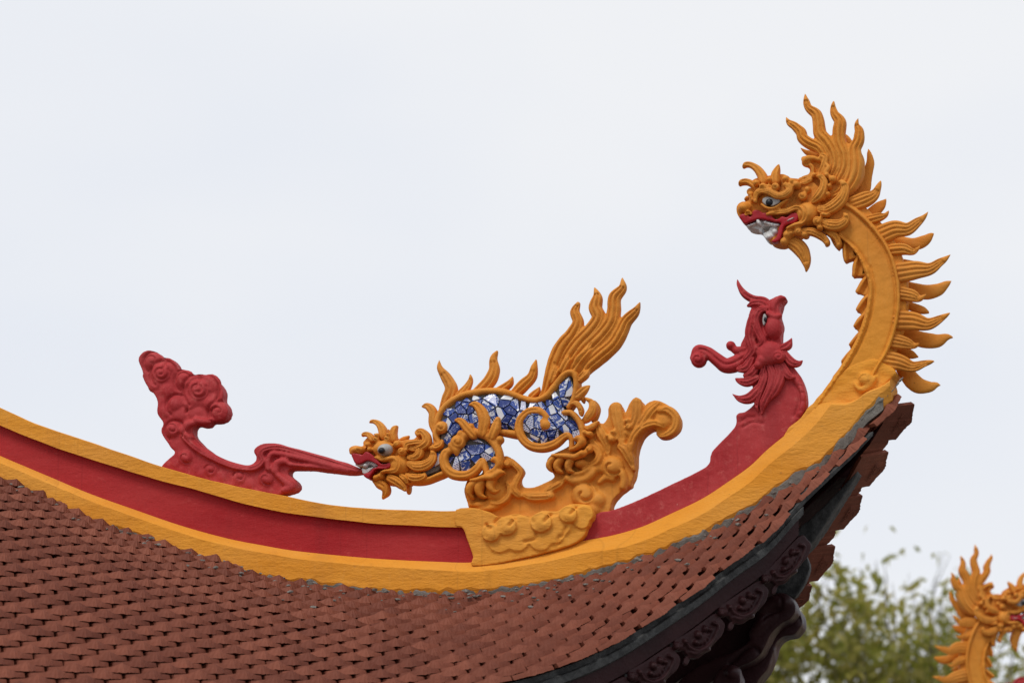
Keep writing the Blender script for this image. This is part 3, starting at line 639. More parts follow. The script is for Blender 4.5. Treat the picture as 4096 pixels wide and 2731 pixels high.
    hd.groove(H1([(690, 915), (860, 905), (980, 850), (1050, 815), (1140, 850), (1190, 930), (1180, 1040), (1120, 1100)]), .0036, .008).groove(H1([(720, 950), (880, 935), (1000, 880), (1080, 880), (1130, 960), (1110, 1050), (1040, 1100)]), .0036, .008)
    hd.groove(H1([(1180, 740), (1280, 790), (1340, 880), (1360, 1000), (1300, 1110)]), .0036, .007).groove(H1([(770, 860), (900, 760), (980, 640)]), .0034, .005).groove(H1([(800, 890), (930, 790), (1010, 680)]), .0034, .005)
    hd.strand(H1([(220, 960, 50), (260, 920, 56), (310, 950, 44)]), .062, .020).groove(H1([(245, 955), (275, 965)]), .006, .016)
    hd.strand(H1([(470, 800, 40), (560, 860, 50), (680, 860, 50), (800, 780, 50), (880, 720, 30)]), .068, .018)
    hd.curl(*H1([(1060, 1235, 68)])[0], .05, .03, .5, 1.1).balls(H1([(885, 1290, 82), (830, 1400, 72), (1170, 1290, 62), (960, 1270, 50)]), .040, .03)
    hd.balls(H1([(310, 650, 58), (345, 740, 54), (320, 700, 44)]), .04, .03)
    head = hd.finish('head', gold, D, .0034, 1)
    br = Sculpt().strand(H1([(370, 760, 62), (370, 680, 75), (400, 610, 88), (480, 575, 105), (600, 600, 120), (720, 660, 120), (830, 650, 120), (915, 580, 112), (910, 515, 105), (850, 490, 88)]), .078, .026, grooves=3, gd=.007, gspan=(.1, .95), n=9)
    br.curl(*H1([(490, 512, 60)])[0], .080, .026, 3.6, .9).curl(*H1([(690, 512, 64)])[0], .080, .026, 3.8, .9)
    br.balls(H1([(600, 412, 50), (590, 520, 44), (860, 395, 64), (1030, 490, 64), (390, 465, 56), (960, 440, 50)]), .064, .028)
    br.finish('brow', gold, D, .0034, 1)
    Sculpt().strand(H1([(210, 720, 50), (250, 690, 60), (300, 690, 40)]), -.06, .02).finish('brow', gold, D, .005, 1)
    for hpts, tt in ((H1([(178, 200, 50), (215, 165, 84), (290, 165, 96), (390, 225, 130), (470, 330, 160), (520, 450, 170)]), .045),
                     (H1([(745, 165, 34), (725, 225, 90), (695, 320, 140), (690, 440, 180)]), .05), (H1([(110, 505, 24), (140, 450, 76), (240, 435, 96), (340, 490, 110), (420, 570, 100)]), .04)):
        Sculpt().strand(hpts, tt, .030, grooves=1, gd=.006, gspan=(.3, 1)).finish('horn', gold, D, .0038, 2)
    for l, g_, t_ in ((H1([(1332, 348, 16), (1400, 350, 92), (1465, 420, 121), (1455, 540, 148), (1390, 660, 158), (1300, 740, 106)]), 2, .055),
                      (H1([(1692, 430, 14), (1760, 445, 100), (1805, 540, 137), (1750, 700, 180), (1640, 815, 198), (1510, 885, 180), (1400, 875, 132)]), 3, .055),
                      (H1([(1775, 930, 14), (1820, 985, 106), (1795, 1070, 145), (1690, 1130, 180), (1560, 1125, 185), (1430, 1075, 132)]), 3, .058),
                      (H1([(1490, 1478, 14), (1515, 1420, 92), (1480, 1350, 114), (1400, 1290, 127), (1280, 1235, 132), (1150, 1230, 106)]), 2, .045),
                      (H1([(1672, 1515, 18), (1705, 1440, 98), (1680, 1350, 119), (1590, 1270, 132), (1480, 1220, 79)]), 1, .035)):
        Sculpt().strand(l, t_, .026, grooves=g_, gd=.0075, gspan=(.25, .98)).finish('cheek_leaf', gold, D, .0036, 1)
    cc = Sculpt().curl(*H1([(1360, 1062, 76)])[0], .074, .024, 1.2, .9).balls(H1([(1402, 1172, 48), (1460, 960, 44)]), .066, .024).strand(H1([(1420, 960, 50), (1490, 980, 60), (1550, 950, 50)]), .062, .022)
    cc.finish('cheek_curl', gold, D, .0036, 1)
    Sculpt().strand(ZA([(540, 1205, 60), (610, 1215, 105), (680, 1255, 125), (720, 1320, 104), (737, 1385, 62), (737, 1430, 26), (732, 1452, 5)]), .02, .028, grooves=3, gd=.007, gspan=(0, .7)).finish('beard', gold, D, .0038, 2)
    lp = Sculpt().slab(H1([(122, 1005), (160, 968), (230, 968), (290, 1010), (318, 1000), (325, 940), (370, 900), (440, 904), (505, 945), (560, 938), (630, 978), (690, 1045), (760, 1038), (810, 998), (880, 1020), (950, 950), (1040, 943), (1072, 990), (1052, 1060), (990, 1112), (885, 1132), (835, 1180), (805, 1280), (772, 1370), (700, 1412), (628, 1404),
                       (715, 1335), (750, 1200), (800, 1120), (900, 1072), (985, 1030), (1000, 1008), (900, 1052), (820, 1096), (700, 1088), (600, 1068), (450, 1042), (330, 1078), (215, 1122), (150, 1060)]), .03, .070)
    lp.finish('lip', MT['lip'], D, .0034, 2)
    Sculpt().slab(H1([(900, 1063), (1008, 1010), (1000, 1030), (905, 1074), (840, 1098)]), .03, .075, 3).finish('mouth_corner', MT['white'], D, .003, 0)
    tu = Sculpt().slab(H1([(238, 1125), (330, 1080), (450, 1040), (600, 1070), (810, 1100), (730, 1165), (640, 1190), (560, 1190), (505, 1230), (495, 1290), (440, 1240), (360, 1230), (262, 1195)]), -.04, .045)
    tu.strand(H1([(410, 1060, 60), (435, 1105, 70), (458, 1158, 8)]), .056, .016).balls(H1([(268, 1142, 28), (312, 1126, 28), (356, 1108, 26), (530, 1085, 34), (590, 1105, 30), (640, 1118, 28), (692, 1126, 26), (740, 1125, 22)]), .050, .014)
    tu.finish('teeth', MT['white'], D, .0032, 1)
    tl = Sculpt().slab(H1([(515, 1325), (560, 1280), (610, 1262), (640, 1210), (720, 1160), (800, 1105), (765, 1190), (745, 1270), (715, 1340), (600, 1402)]), -.04, .045)
    tl.balls(H1([(590, 1310, 46), (680, 1230, 50)]), .046, .014).finish('teeth', MT['white'], D, .0034, 1)
    ey = Sculpt().slab(H1([(485, 735), (530, 692), (600, 688), (700, 712), (775, 735), (745, 790), (650, 832), (540, 812), (495, 775)]), .05, .082)
    eye = ey.finish('eye', MT['eyewhite'], D, .003, 2)
    Sculpt().ball(*H1([(590, 760, 62)])[0], .080, .010).finish('pupil', MT['black'], eye, .003, 1, jitter=0)
    return D
dragon = build_dragon()

# ================================================================ red phoenix
def build_phoenix():
    D = thing('phoenix_finial', 'red phoenix with curled crest and long tail lying along the ridge', 'statue', (2900, 1960))
    red = MT['red']
    tail_top = Z5([(985, 448), (1110, 410), (1290, 340), (1500, 240), (1735, 122), (1765, 50), (1790, 0)])
    tail_low = [(3072, 1815), (3000, 1880), (2905, 1948), (2809, 2010), (2691, 2068), (2572, 2122), (2453, 2158), (2328, 2186), (2330, 2170)]
    body = ZB([(330, 1560), (430, 1480), (480, 1400), (495, 1300), (560, 1280), (620, 1230), (640, 1180), (610, 1060), (570, 980), (510, 930), (525, 760), (570, 660), (600, 500), (640, 450), (700, 432), (755, 408), (800, 378), (850, 368), (878, 392), (845, 440), (828, 510), (846, 600), (840, 700), (855, 800), (940, 930), (985, 990), (1016, 1060), (1036, 1150), (1036, 1230), (1012, 1310), (960, 1390), (850, 1490)])
    p = Sculpt().slab(tail_top+body[2:]+tail_low, -.028, .034, 4)
    p.strand(ZB([(930, 1000, 44), (985, 1080, 50), (1005, 1170, 52), (985, 1270, 46), (930, 1350, 30)]), .030, .014)
    for a, b in (((955, 1055), (1015, 1075)), ((975, 1110), (1035, 1125)), ((980, 1180), (1035, 1190)), ((970, 1250), (1020, 1262)), ((945, 1300), (995, 1320))): p.groove(ZB([a, ((a[0]+b[0])/2, (a[1]+b[1])/2-6), b]), .0028, .005)
    p.groove(ZB([(920, 1030), (965, 1110), (965, 1200), (930, 1290)]), .004, .008).groove(ZB([(500, 1340), (560, 1300), (620, 1310)]), .004, .006).groove(ZB([(520, 1380), (600, 1340), (680, 1350)]), .004, .006).groove(ZB([(500, 1310), (540, 1330), (620, 1290)]), .003, .005)
    p.finish('body', red, D, .0048, 3, jitter=.0004)
    p = Sculpt().slab(ZB([(600, 500), (640, 450), (755, 408), (850, 368), (845, 440), (828, 510), (846, 600), (835, 690), (850, 800), (780, 900), (640, 930), (520, 850), (530, 760), (570, 660)]), -.03, .040)
    p.strand(ZB([(488, 228, 5), (505, 285, 38), (550, 350, 58), (620, 388, 64), (700, 400, 60), (745, 425, 40)]), .022, .022, grooves=1).strand(ZB([(572, 440, 20), (620, 420, 50), (690, 425, 60), (740, 470, 50)]), .032, .022, grooves=1)
    p.strand(ZB([(880, 394, 5), (855, 378, 34), (810, 395, 62), (785, 450, 80), (800, 520, 70)]), .036, .026).groove(ZB([(830, 400), (800, 440), (795, 500)]), .003, .006)
    p.ball(*ZB([(772, 610, 72)])[0], .040, .034, ry=52/1.0).strand(ZB([(730, 500, 40), (780, 525, 50), (828, 515, 30)]), .052, .018)
    p.strand(ZB([(720, 460, 30), (660, 480, 60), (630, 560, 74), (660, 650, 70), (690, 720, 64), (650, 762, 30)]), .050, .022, grooves=2, gspan=(.05, .9)).strand(ZB([(620, 500, 60), (600, 600, 90), (590, 690, 80), (610, 780, 70), (560, 850, 50)]), .044, .020, grooves=2, gspan=(.05, .95))
    p.ball(*ZB([(745, 815, 105)])[0], .040, .034).curl(*ZB([(815, 840, 50)])[0], .058, .024, 2, .9).balls(ZB([(680, 870, 48), (660, 900, 40)]), .05, .024)
    p.finish('head', red, D, .0036, 1)
    p = Sculpt().strand(ZB([(560, 840, 90), (480, 890, 130), (400, 905, 120), (320, 850, 104), (250, 795, 84), (185, 790, 90), (150, 850, 70)]), .02, .030, grooves=1, gd=.007, gspan=(0, .75)).curl(*ZB([(188, 862, 62)])[0], .026, .034, 5.2, 1.1)
    p.strand(ZB([(560, 780, 60), (490, 790, 66), (445, 765, 50)]), .02, .024).ball(*ZB([(440, 752, 38)])[0], .024, .028)
    p.finish('crest_curl', red, D, .0038, 1)
    fe = [[(650, 1000, 50), (570, 1035, 76), (505, 1025, 48), (471, 1004, 6)], [(670, 1080, 80), (590, 1160, 90), (510, 1165, 56), (449, 1128, 6)], [(740, 900, 60), (770, 1000, 80), (745, 1100, 80), (695, 1200, 66), (680, 1285, 12)],
          [(800, 890, 60), (830, 980, 84), (790, 1090, 80), (720, 1190, 30)], [(690, 910, 50), (700, 1000, 70), (665, 1100, 70), (640, 1210, 40), (655, 1270, 10)], [(840, 900, 60), (890, 985, 70), (948, 1000, 10)],
          [(850, 800, 60), (915, 880, 74), (970, 890, 50), (1005, 863, 5)], [(820, 780, 50), (885, 750, 66), (919, 688, 5)], [(640, 920, 70), (600, 970, 70), (550, 985, 40)], [(600, 850, 60), (560, 920, 80), (500, 935, 50)], [(700, 900, 40), (690, 960, 50), (670, 1000, 30)]]
    for f in fe: Sculpt().strand(ZB(f), .040, .020, grooves=2 if f[1][2] > 68 else 1, gd=.006, gspan=(.05, .85)).finish('feather', red, D, .0038, 1)
    ey = Sculpt().slab(ZB([(697, 512), (716, 510), (724, 545), (711, 582), (698, 598), (688, 560)]), .04, .068).finish('eye', MT['eyewhite'], D, .003, 1)
    Sculpt().ball(*ZB([(708, 545, 13)])[0], .064, .007, ry=12).finish('pupil', MT['black'], ey, .0025, 1, jitter=0)
    return D
phoenix = build_phoenix()

# ================================================================ red cloud scroll
def build_cloud():
    D = thing('cloud_finial', 'red scrolling cloud ornament with streamer touching the mosaic dragon mouth', 'statue', (900, 1950))
    p = Sculpt().slab(ZD([(355, 1200), (400, 1110), (470, 1045), (430, 990), (370, 900), (346, 840), (366, 780), (312, 690), (317, 600), (280, 510), (215, 440), (181, 360), (186, 330), (146, 220), (166, 160), (230, 128), (310, 146), (360, 190), (430, 200), (480, 250), (500, 295), (560, 300), (620, 345), (700, 340), (790, 360), (870, 430), (902, 510), (896, 570), (936, 630), (942, 690), (910, 745), (850, 766), (790, 766), (770, 795), (720, 806), (660, 795),
                          (630, 830), (640, 890), (700, 960), (800, 1040), (920, 1100), (1060, 1145), (1140, 1150), (1190, 1120), (1197, 1080), (1177, 1040), (1190, 1000), (1260, 962), (1370, 957), (1500, 992), (1700, 1042), (1900, 1102), (2060, 1152), (2146, 1195), (2110, 1220), (2040, 1230), (1900, 1216), (1700, 1192), (1540, 1186), (1490, 1200), (1490, 1240), (1550, 1290), (1567, 1340), (1530, 1385), (1400, 1420), (1250, 1420), (870, 1350), (600, 1270)]), -.028, .030)
    p.curl(*ZD([(325, 318, 88)])[0], .030, .016, 5.8, 1.3).curl(*ZD([(660, 470, 100)])[0], .034, .018, 5.8, 1.4).curl(*ZD([(245, 215, 76)])[0], .024, .016, 3, .8).curl(*ZD([(540, 375, 92)])[0], .024, .016, 3, .8)
    p.balls(ZD([(440, 600, 76), (590, 560, 100), (770, 560, 86), (690, 560, 90), (400, 270, 70), (760, 430, 110), (380, 480, 80), (270, 430, 70), (390, 660, 90), (640, 680, 90), (500, 690, 90)]), .020, .017)
    p.balls(ZD([(450, 600, 72), (600, 575, 84), (765, 590, 70)]), .028, .015)
    p.curl(*ZD([(840, 670, 88)])[0], .024, .015, 2.2, .7).curl(*ZD([(430, 825, 74)])[0], .028, .018, 2.5, 1).curl(*ZD([(545, 1075, 66)])[0], .028, .016, 1, .8)
    p.strand(ZD([(640, 760, 50), (560, 790, 74), (530, 850, 60), (580, 900, 50)]), .030, .022).strand(ZD([(640, 740, 60), (720, 760, 60), (780, 740, 40)]), .030, .02)
    p.strand(ZD([(520, 880, 40), (590, 950, 54), (680, 1020, 52), (800, 1085, 50), (940, 1145, 50), (1080, 1175, 50), (1180, 1165, 52), (1240, 1110, 50), (1225, 1050, 50), (1260, 1005, 48), (1400, 990, 46), (1700, 1070, 46), (2000, 1160, 34), (2130, 1195, 8)]), .030, .018, grooves=1, gd=.006, gspan=(0, 1), n=10)
    p.strand(ZD([(1290, 1180, 60), (1290, 1090, 50), (1350, 1040, 46), (1600, 1090, 50), (1900, 1165, 40), (2100, 1200, 8)]), .032, .018).strand(ZD([(1350, 1200, 70), (1370, 1130, 70), (1440, 1110, 60), (1500, 1140, 40), (1700, 1160, 36), (2000, 1205, 16)]), .032, .02)
    p.strand(ZD([(1370, 1230, 60), (1440, 1290, 70), (1500, 1340, 80), (1430, 1370, 60)]), .030, .022).curl(*ZD([(1270, 1265, 72)])[0], .028, .016, 1, .7).curl(*ZD([(770, 1190, 70)])[0], .026, .013, 3.4, .8).curl(*ZD([(1030, 1250, 74)])[0], .026, .013, 3.4, .8)
    p.balls(ZD([(460, 1130, 70), (640, 1180, 70), (880, 1250, 80), (690, 1230, 70), (1130, 1310, 80), (1000, 1300, 70)]), .020, .014)
    for x, y, r in ((325, 318, 120), (660, 470, 160), (450, 600, 100), (540, 375, 116), (245, 215, 100), (840, 670, 112), (430, 825, 92)):
        th = np.linspace(2.2, 6.9, 14); P_ = ZD([(x+r*cos(q_), y+r*sin(q_)) for q_ in th]); p.groove(P_, .0045, .008)
    p.groove(ZD([(600, 900), (700, 1010), (830, 1080), (960, 1130), (1100, 1160)]), .004, .006)
    p.finish('cloud_scroll', MT['red'], D, .004, 1)
    return D
cloud = build_cloud()

# ================================================================ mosaic dragon (crouching beast) with porcelain shards
def build_beast():
    D = thing('mosaic_dragon', 'ochre crouching dragon with blue and white porcelain mosaic body', 'statue', (2130, 2060))
    gold = MT['gold']
    torso = ZC([(580, 950), (605, 910), (670, 868), (755, 835), (850, 818), (950, 818), (1025, 830), (1095, 862), (1180, 870), (1245, 845), (1290, 790), (1340, 722), (1385, 700), (1405, 740), (1400, 880), (1350, 930), (1405, 960), (1445, 1020), (1455, 1090), (1425, 1165), (1390, 1165), (1380, 1095), (1340, 1105), (1280, 1140), (1200, 1145), (1130, 1110), (1095, 1060), (1060, 1050), (950, 1060), (900, 1060), (850, 1100), (780, 1110), (700, 1120), (640, 1160), (600, 1210), (590, 1300), (520, 1340), (470, 1350), (490, 1280), (530, 1250), (530, 1190), (575, 1150), (590, 1060), (578, 1000)])
    leg = ZC([(690, 1170), (730, 1140), (790, 1110), (850, 1115), (900, 1160), (935, 1240), (935, 1300), (870, 1320), (850, 1260), (825, 1230), (800, 1280), (740, 1320), (680, 1320), (620, 1285), (605, 1225), (640, 1190)])
    Sculpt().slab(torso, -.045, .036, 3).slab(leg, -.03, .040, 3).finish('mortar_bed', MT['mortar'], D, .006, 2)
    def pin(p, poly):
        x, y = p; c = False; j = len(poly)-1
        for i in range(len(poly)):
            if (poly[i][1] > y) != (poly[j][1] > y) and x < (poly[j][0]-poly[i][0])*(y-poly[i][1])/(poly[j][1]-poly[i][1])+poly[i][0]: c = not c
            j = i
        return c
    rg = random.Random(5); ox, oz = parent_off(D)
    for poly, tf, sp in ((torso, .036, 39), (leg, .040, 36)):
        xs = [p[0] for p in poly]; ys = [p[1] for p in poly]; seeds = []
        y = min(ys)-sp
        while y < max(ys)+sp:
            x = min(xs)-sp
            while x < max(xs)+sp:
                sd_ = (x+rg.uniform(-.5, .5)*sp, y+rg.uniform(-.5, .5)*sp); x += sp
                if pin(sd_, poly) and rg.random() < .88: seeds.append(sd_)
            y += sp
        for i, a in enumerate(seeds):
            cell = [(a[0]-sp*1.5, a[1]-sp*1.5), (a[0]+sp*1.5, a[1]-sp*1.5), (a[0]+sp*1.5, a[1]+sp*1.5), (a[0]-sp*1.5, a[1]+sp*1.5)]
            for k, b in enumerate(seeds):
                if k == i or math.hypot(b[0]-a[0], b[1]-a[1]) > 4*sp: continue
                mx, my = (a[0]+b[0])/2, (a[1]+b[1])/2; nx, ny = b[0]-a[0], b[1]-a[1]; ln = math.hypot(nx, ny); out = []
                f = lambda p: ((p[0]-mx)*nx+(p[1]-my)*ny)/ln+1.7
                for j in range(len(cell)):
                    p, q2 = cell[j], cell[(j+1) % len(cell)]; fp, fq = f(p), f(q2)
                    if fp <= 0: out.append(p)
                    if fp*fq < 0: r = fp/(fp-fq); out.append((p[0]+(q2[0]-p[0])*r, p[1]+(q2[1]-p[1])*r))
                cell = out
                if len(cell) < 3: break
            if len(cell) < 3: continue
            cell2 = []
            for p in cell:
                k = 1.
                while k > .1 and not pin((a[0]+(p[0]-a[0])*k, a[1]+(p[1]-a[1])*k), poly): k -= .08
                cell2.append((a[0]+(p[0]-a[0])*k, a[1]+(p[1]-a[1])*k))
            tilt = (rg.uniform(-.0012, .0012), rg.uniform(-.0012, .0012)); tt = tf+.007+rg.uniform(-.002, .003)
            c0 = hp(a[0], a[1], tt); q = [hp(x, y, tt) for x, y in cell2]; K = len(q)
            def edge_d(p):
                best = 1e9
                for j in range(len(poly)):
                    x0, y0 = poly[j][:2]; x1, y1 = poly[(j+1) % len(poly)][:2]; dx, dy = x1-x0, y1-y0
                    k_ = min(1, max(0, ((p[0]-x0)*dx+(p[1]-y0)*dy)/(dx*dx+dy*dy+1e-9))); best = min(best, math.hypot(p[0]-x0-k_*dx, p[1]-y0-k_*dy))
                return best
            bul = {tuple(q_): .020*math.sqrt(min(1, edge_d(p_)/55)) for q_, p_ in zip(map(tuple, q), cell2)}
            fr = lambda x, z, dd: -bul[(x, z)] -(tt-dd)+((x-c0[0])*tilt[0]+(z-c0[1])*tilt[1])*40
            V = [((c0[0]+(x-c0[0])*.94)-c0[0], fr(x, z, 0), (c0[1]+(z-c0[1])*.94)-c0[1]) for x, z in q]+[(x-c0[0], fr(x, z, .0018), z-c0[1]) for x, z in q]+[(x-c0[0], -tf+.006, z-c0[1]) for x, z in q]
            F = [tuple(range(K))]+[(i_+m, (i_+1) % K+m, (i_+1) % K+K+m, i_+K+m) for m in (0, K) for i_ in range(K)]
            o = mesh_obj('mosaic_shard', V, F, PORC[rg.choices(range(4), (7, 4, 3, 3))[0]], D); o.location = (c0[0]-ox, 0, c0[1]-oz)
            bm = bmesh.new(); bm.from_mesh(o.data); bmesh.ops.recalc_face_normals(bm, faces=bm.faces); bm.to_mesh(o.data); bm.free()
    # raised rims
    p = Sculpt()
    p.strand(ZC([(560, 1160, 56), (545, 1110, 40), (548, 1040, 46), (565, 970, 48), (612, 905, 48), (695, 848, 48), (800, 820, 48), (920, 812, 48), (1010, 826, 48), (1100, 860, 48), (1180, 872, 48), (1250, 838, 54), (1308, 760, 48), (1358, 705, 44), (1412, 700, 46), (1428, 760, 44), (1412, 860, 44), (1380, 915, 40)]), .022, .040, n=8)
    p.strand(ZC([(890, 1075, 40), (960, 1068, 46), (1060, 1082, 54)]), .022, .036)
    p.strand(H2([(1000, 1170, 60), (1130, 1160, 90), (1300, 1130, 100), (1480, 1060, 100), (1620, 1000, 90)]), .02, .036)
    p.finish('body_rim', gold, D, .0042, 2)
    p = Sculpt().strand(ZC([(1205, 1000, 40), (1240, 975, 50), (1195, 935, 52), (1130, 935, 54), (1080, 975, 56), (1062, 1035, 58), (1078, 1095, 58), (1125, 1145, 58), (1200, 1163, 60), (1280, 1143, 58), (1340, 1098, 46), (1372, 1085, 40), (1392, 1115, 36), (1392, 1170, 36)]), .046, .024, grooves=1, gd=.005, gspan=(.2, .8), n=8)
    p.ball(*ZC([(1232, 1022, 40)])[0], .050, .026).strand(ZC([(1340, 945, 30), (1395, 948, 40), (1445, 1008, 42), (1463, 1080, 42), (1450, 1150, 50)]), .040, .030).ball(*ZC([(1352, 945, 22)])[0], .046, .024)
    p.finish('haunch_scroll', gold, D, .004, 1)
    p = Sculpt().strand(ZC([(690, 1145, 60), (718, 1095, 56), (785, 1068, 56), (855, 1085, 56), (908, 1135, 54), (940, 1205, 50), (945, 1270, 50)]), .048, .026, n=8)
    p.strand(ZC([(640, 1180, 40), (605, 1195, 56), (592, 1240, 62), (608, 1295, 64), (660, 1332, 64), (740, 1334, 62), (802, 1292, 54), (832, 1240, 36), (850, 1275, 36), (862, 1330, 40)]), .048, .026, grooves=1, gd=.005, gspan=(.15, .75), n=8)
    p.curl(*ZC([(680, 1125, 48)])[0], .060, .026, 4.5, .8).balls(ZC([(700, 1075, 28), (765, 1030, 26), (868, 1058, 24), (940, 1112, 28)]), .050, .024).strand(H2([(1640, 560, 70), (1740, 640, 130), (1750, 720, 60)]), .056, .022)
    p.finish('shoulder_scroll', gold, D, .004, 1)
    for f in (ZC([(750, 892, 12), (790, 893, 46), (830, 940, 70), (845, 1000, 78), (835, 1070, 66)]), ZC([(657, 990, 10), (695, 995, 46), (735, 1040, 60), (775, 1085, 56)]), ZC([(930, 980, 34), (915, 1035, 62), (890, 1095, 56)])):
        Sculpt().strand(f, .060, .022, grooves=1, gd=.006, gspan=(.3, 1)).finish('shoulder_flame', gold, D, .0038, 1)
    p = Sculpt().strand(ZC([(448, 905, 8), (490, 902, 46), (525, 945, 58), (522, 1010, 56), (545, 1070, 46)]), .03, .026, grooves=1).curl(*ZC([(575, 1035, 42)])[0], .050, .028, 3, 1).strand(ZC([(545, 1040, 36), (540, 1090, 40), (565, 1140, 40), (540, 1165, 50), (500, 1165, 30)]), .040, .026)
    p.finish('chest_curl', gold, D, .004, 1)
    for f in ([(560, 610, 5), (566, 665, 40), (605, 725, 68), (637, 795, 80), (610, 870, 76), (580, 940, 50)], [(752, 694, 5), (758, 735, 28), (735, 785, 48), (690, 840, 66)], [(930, 546, 5), (902, 605, 48), (905, 680, 72), (872, 750, 80), (800, 820, 70)],
              [(1022, 714, 5), (1005, 755, 38), (960, 790, 48), (915, 815, 44)], [(1170, 604, 5), (1155, 665, 44), (1140, 720, 60), (1090, 770, 74), (1035, 825, 66)], [(1188, 779, 5), (1178, 808, 34), (1140, 845, 46)], [(1240, 770, 5), (1238, 805, 30), (1205, 845, 40)]):
        Sculpt().strand(ZC(f), .008, .026, grooves=2 if max(a[2] for a in f) > 60 else 1, gd=.007, gspan=(.3, 1)).finish('spine_flame', gold, D, .004, 2)
    p = Sculpt()
    for f in ([(1433, 258, 26), (1412, 310, 62), (1432, 380, 74), (1400, 450, 92), (1335, 540, 112), (1292, 640, 114), (1262, 740, 96), (1222, 838, 60)], [(1534, 157, 5), (1552, 215, 60), (1540, 285, 84), (1562, 350, 90), (1512, 430, 96), (1435, 510, 100), (1372, 600, 100), (1320, 700, 84)],
              [(1708, 94, 5), (1710, 160, 52), (1662, 222, 80), (1656, 300, 88), (1640, 380, 94), (1572, 470, 100), (1482, 560, 104), (1420, 640, 94), (1375, 700, 60)], [(1820, 249, 5), (1790, 310, 56), (1732, 370, 74), (1700, 440, 84), (1650, 520, 90), (1570, 590, 94), (1500, 650, 84), (1455, 710, 60)]):
        p.strand(ZC(f), .014, .030, grooves=2, gd=.009, gspan=(.12, .96))
    for f in ([(1512, 508, 5), (1490, 560, 48), (1435, 615, 56), (1408, 680, 40)], [(1358, 566, 5), (1365, 615, 48), (1335, 680, 54)], [(1285, 632, 5), (1292, 680, 40), (1270, 745, 46)], [(1500, 668, 8), (1480, 700, 52), (1440, 735, 50)], [(1505, 770, 5), (1470, 800, 50), (1425, 840, 60)]):
        p.strand(ZC(f), .034, .022, grooves=1, gd=.006)
    p.slab(ZC([(1235, 830), (1255, 690), (1300, 560), (1400, 455), (1480, 425), (1600, 365), (1700, 375), (1718, 450), (1690, 520), (1600, 590), (1500, 680), (1440, 760), (1400, 720), (1340, 720)]), -.02, .016)
    p.finish('tail', gold, D, .0032, 2)
    for f, t_ in ((H7([(740, 140, 50), (830, 200, 110), (850, 320, 150), (760, 450, 130), (680, 510, 70)]), .03), (H7([(495, 235, 30), (590, 215, 90), (655, 310, 92), (660, 400, 60)]), .045), (H7([(945, 505, 30), (880, 560, 84), (800, 615, 96), (700, 600, 60)]), .04),
                  (H7([(580, 110, 60), (680, 120, 90), (700, 200, 40)]), .02)):
        Sculpt().strand(f, t_, .026, grooves=3, gd=.006, gspan=(.3, 1)).finish('haunch_flame', gold, D, .0038, 1)
    Sculpt().strand(H7([(870, 190, 60), (930, 290, 80), (900, 430, 80), (850, 500, 60)]), -.05, .02).finish('haunch_flame', gold, D, .0045, 1)
    # head
    hd = Sculpt().slab(H2([(78, 690), (90, 630), (180, 595), (290, 620), (330, 640), (300, 560), (340, 500), (420, 430), (560, 440), (700, 440), (800, 440), (880, 520), (1000, 500), (1130, 480), (1200, 340), (1290, 400), (1330, 520), (1400, 660), (1390, 850), (1250, 960), (1200, 1100), (1030, 1160), (960, 1200), (700, 1190), (430, 1150), (370, 1100), (400, 1060),
                       (480, 960), (560, 950), (700, 930), (640, 900), (500, 840), (300, 700), (200, 720), (100, 740)]), -.05, .034)
    hd.ball(*H2([(840, 900, 190)])[0], .030, .048, ry=46).ball(*H2([(205, 670, 130)])[0], .02, .060, ry=22).ball(*H2([(600, 640, 190)])[0], .03, .052, ry=40)
    hd.strand(H2([(450, 760, 50), (600, 800, 80), (740, 770, 80), (830, 820, 90), (830, 920, 86), (760, 980, 70), (620, 980, 60), (540, 1000, 40)]), .060, .022)
    hd.groove(H2([(560, 790), (700, 740), (820, 790), (850, 880), (810, 980), (700, 1010)]), .0034, .007).groove(H2([(920, 750), (970, 830), (970, 930), (900, 1020)]), .0034, .006).groove(H2([(200, 670), (240, 690)]), .006, .010)
    hd.balls(H2([(540, 1060, 60), (470, 1090, 60), (340, 560, 50), (370, 640, 46)]), .044, .026)
    hd.curl(*H2([(880, 670, 74)])[0], .056, .026, 5.6, .8).curl(*H2([(800, 545, 60)])[0], .05, .026, .8, 1.1).curl(*H2([(465, 475, 50)])[0], .052, .024, 4, .8).curl(*H2([(642, 460, 54)])[0], .052, .024, 4, .8).balls(H2([(660, 400, 34), (480, 410, 46)]), .05, .024)
    hd.finish('head', gold, D, .0035, 1)
    for f in (H2([(350, 212, 20), (400, 182, 64), (490, 215, 100), (560, 310, 140), (590, 430, 150)]), H2([(795, 258, 40), (760, 300, 90), (735, 380, 120), (740, 480, 130)]), H2([(228, 425, 24), (270, 390, 64), (350, 400, 90), (420, 480, 110)])):
        Sculpt().strand(f, .03, .028, grooves=1, gd=.006, gspan=(.3, 1)).finish('horn', gold, D, .0038, 2)
    Sculpt().strand(H2([(985, 420, 40), (920, 470, 100), (850, 500, 80)]), -.045, .02).strand(H2([(660, 310, 30), (650, 400, 60)]), -.045, .016).strand(H2([(420, 376, 20), (480, 400, 40)]), -.045, .014).finish('horn', gold, D, .0045, 1)
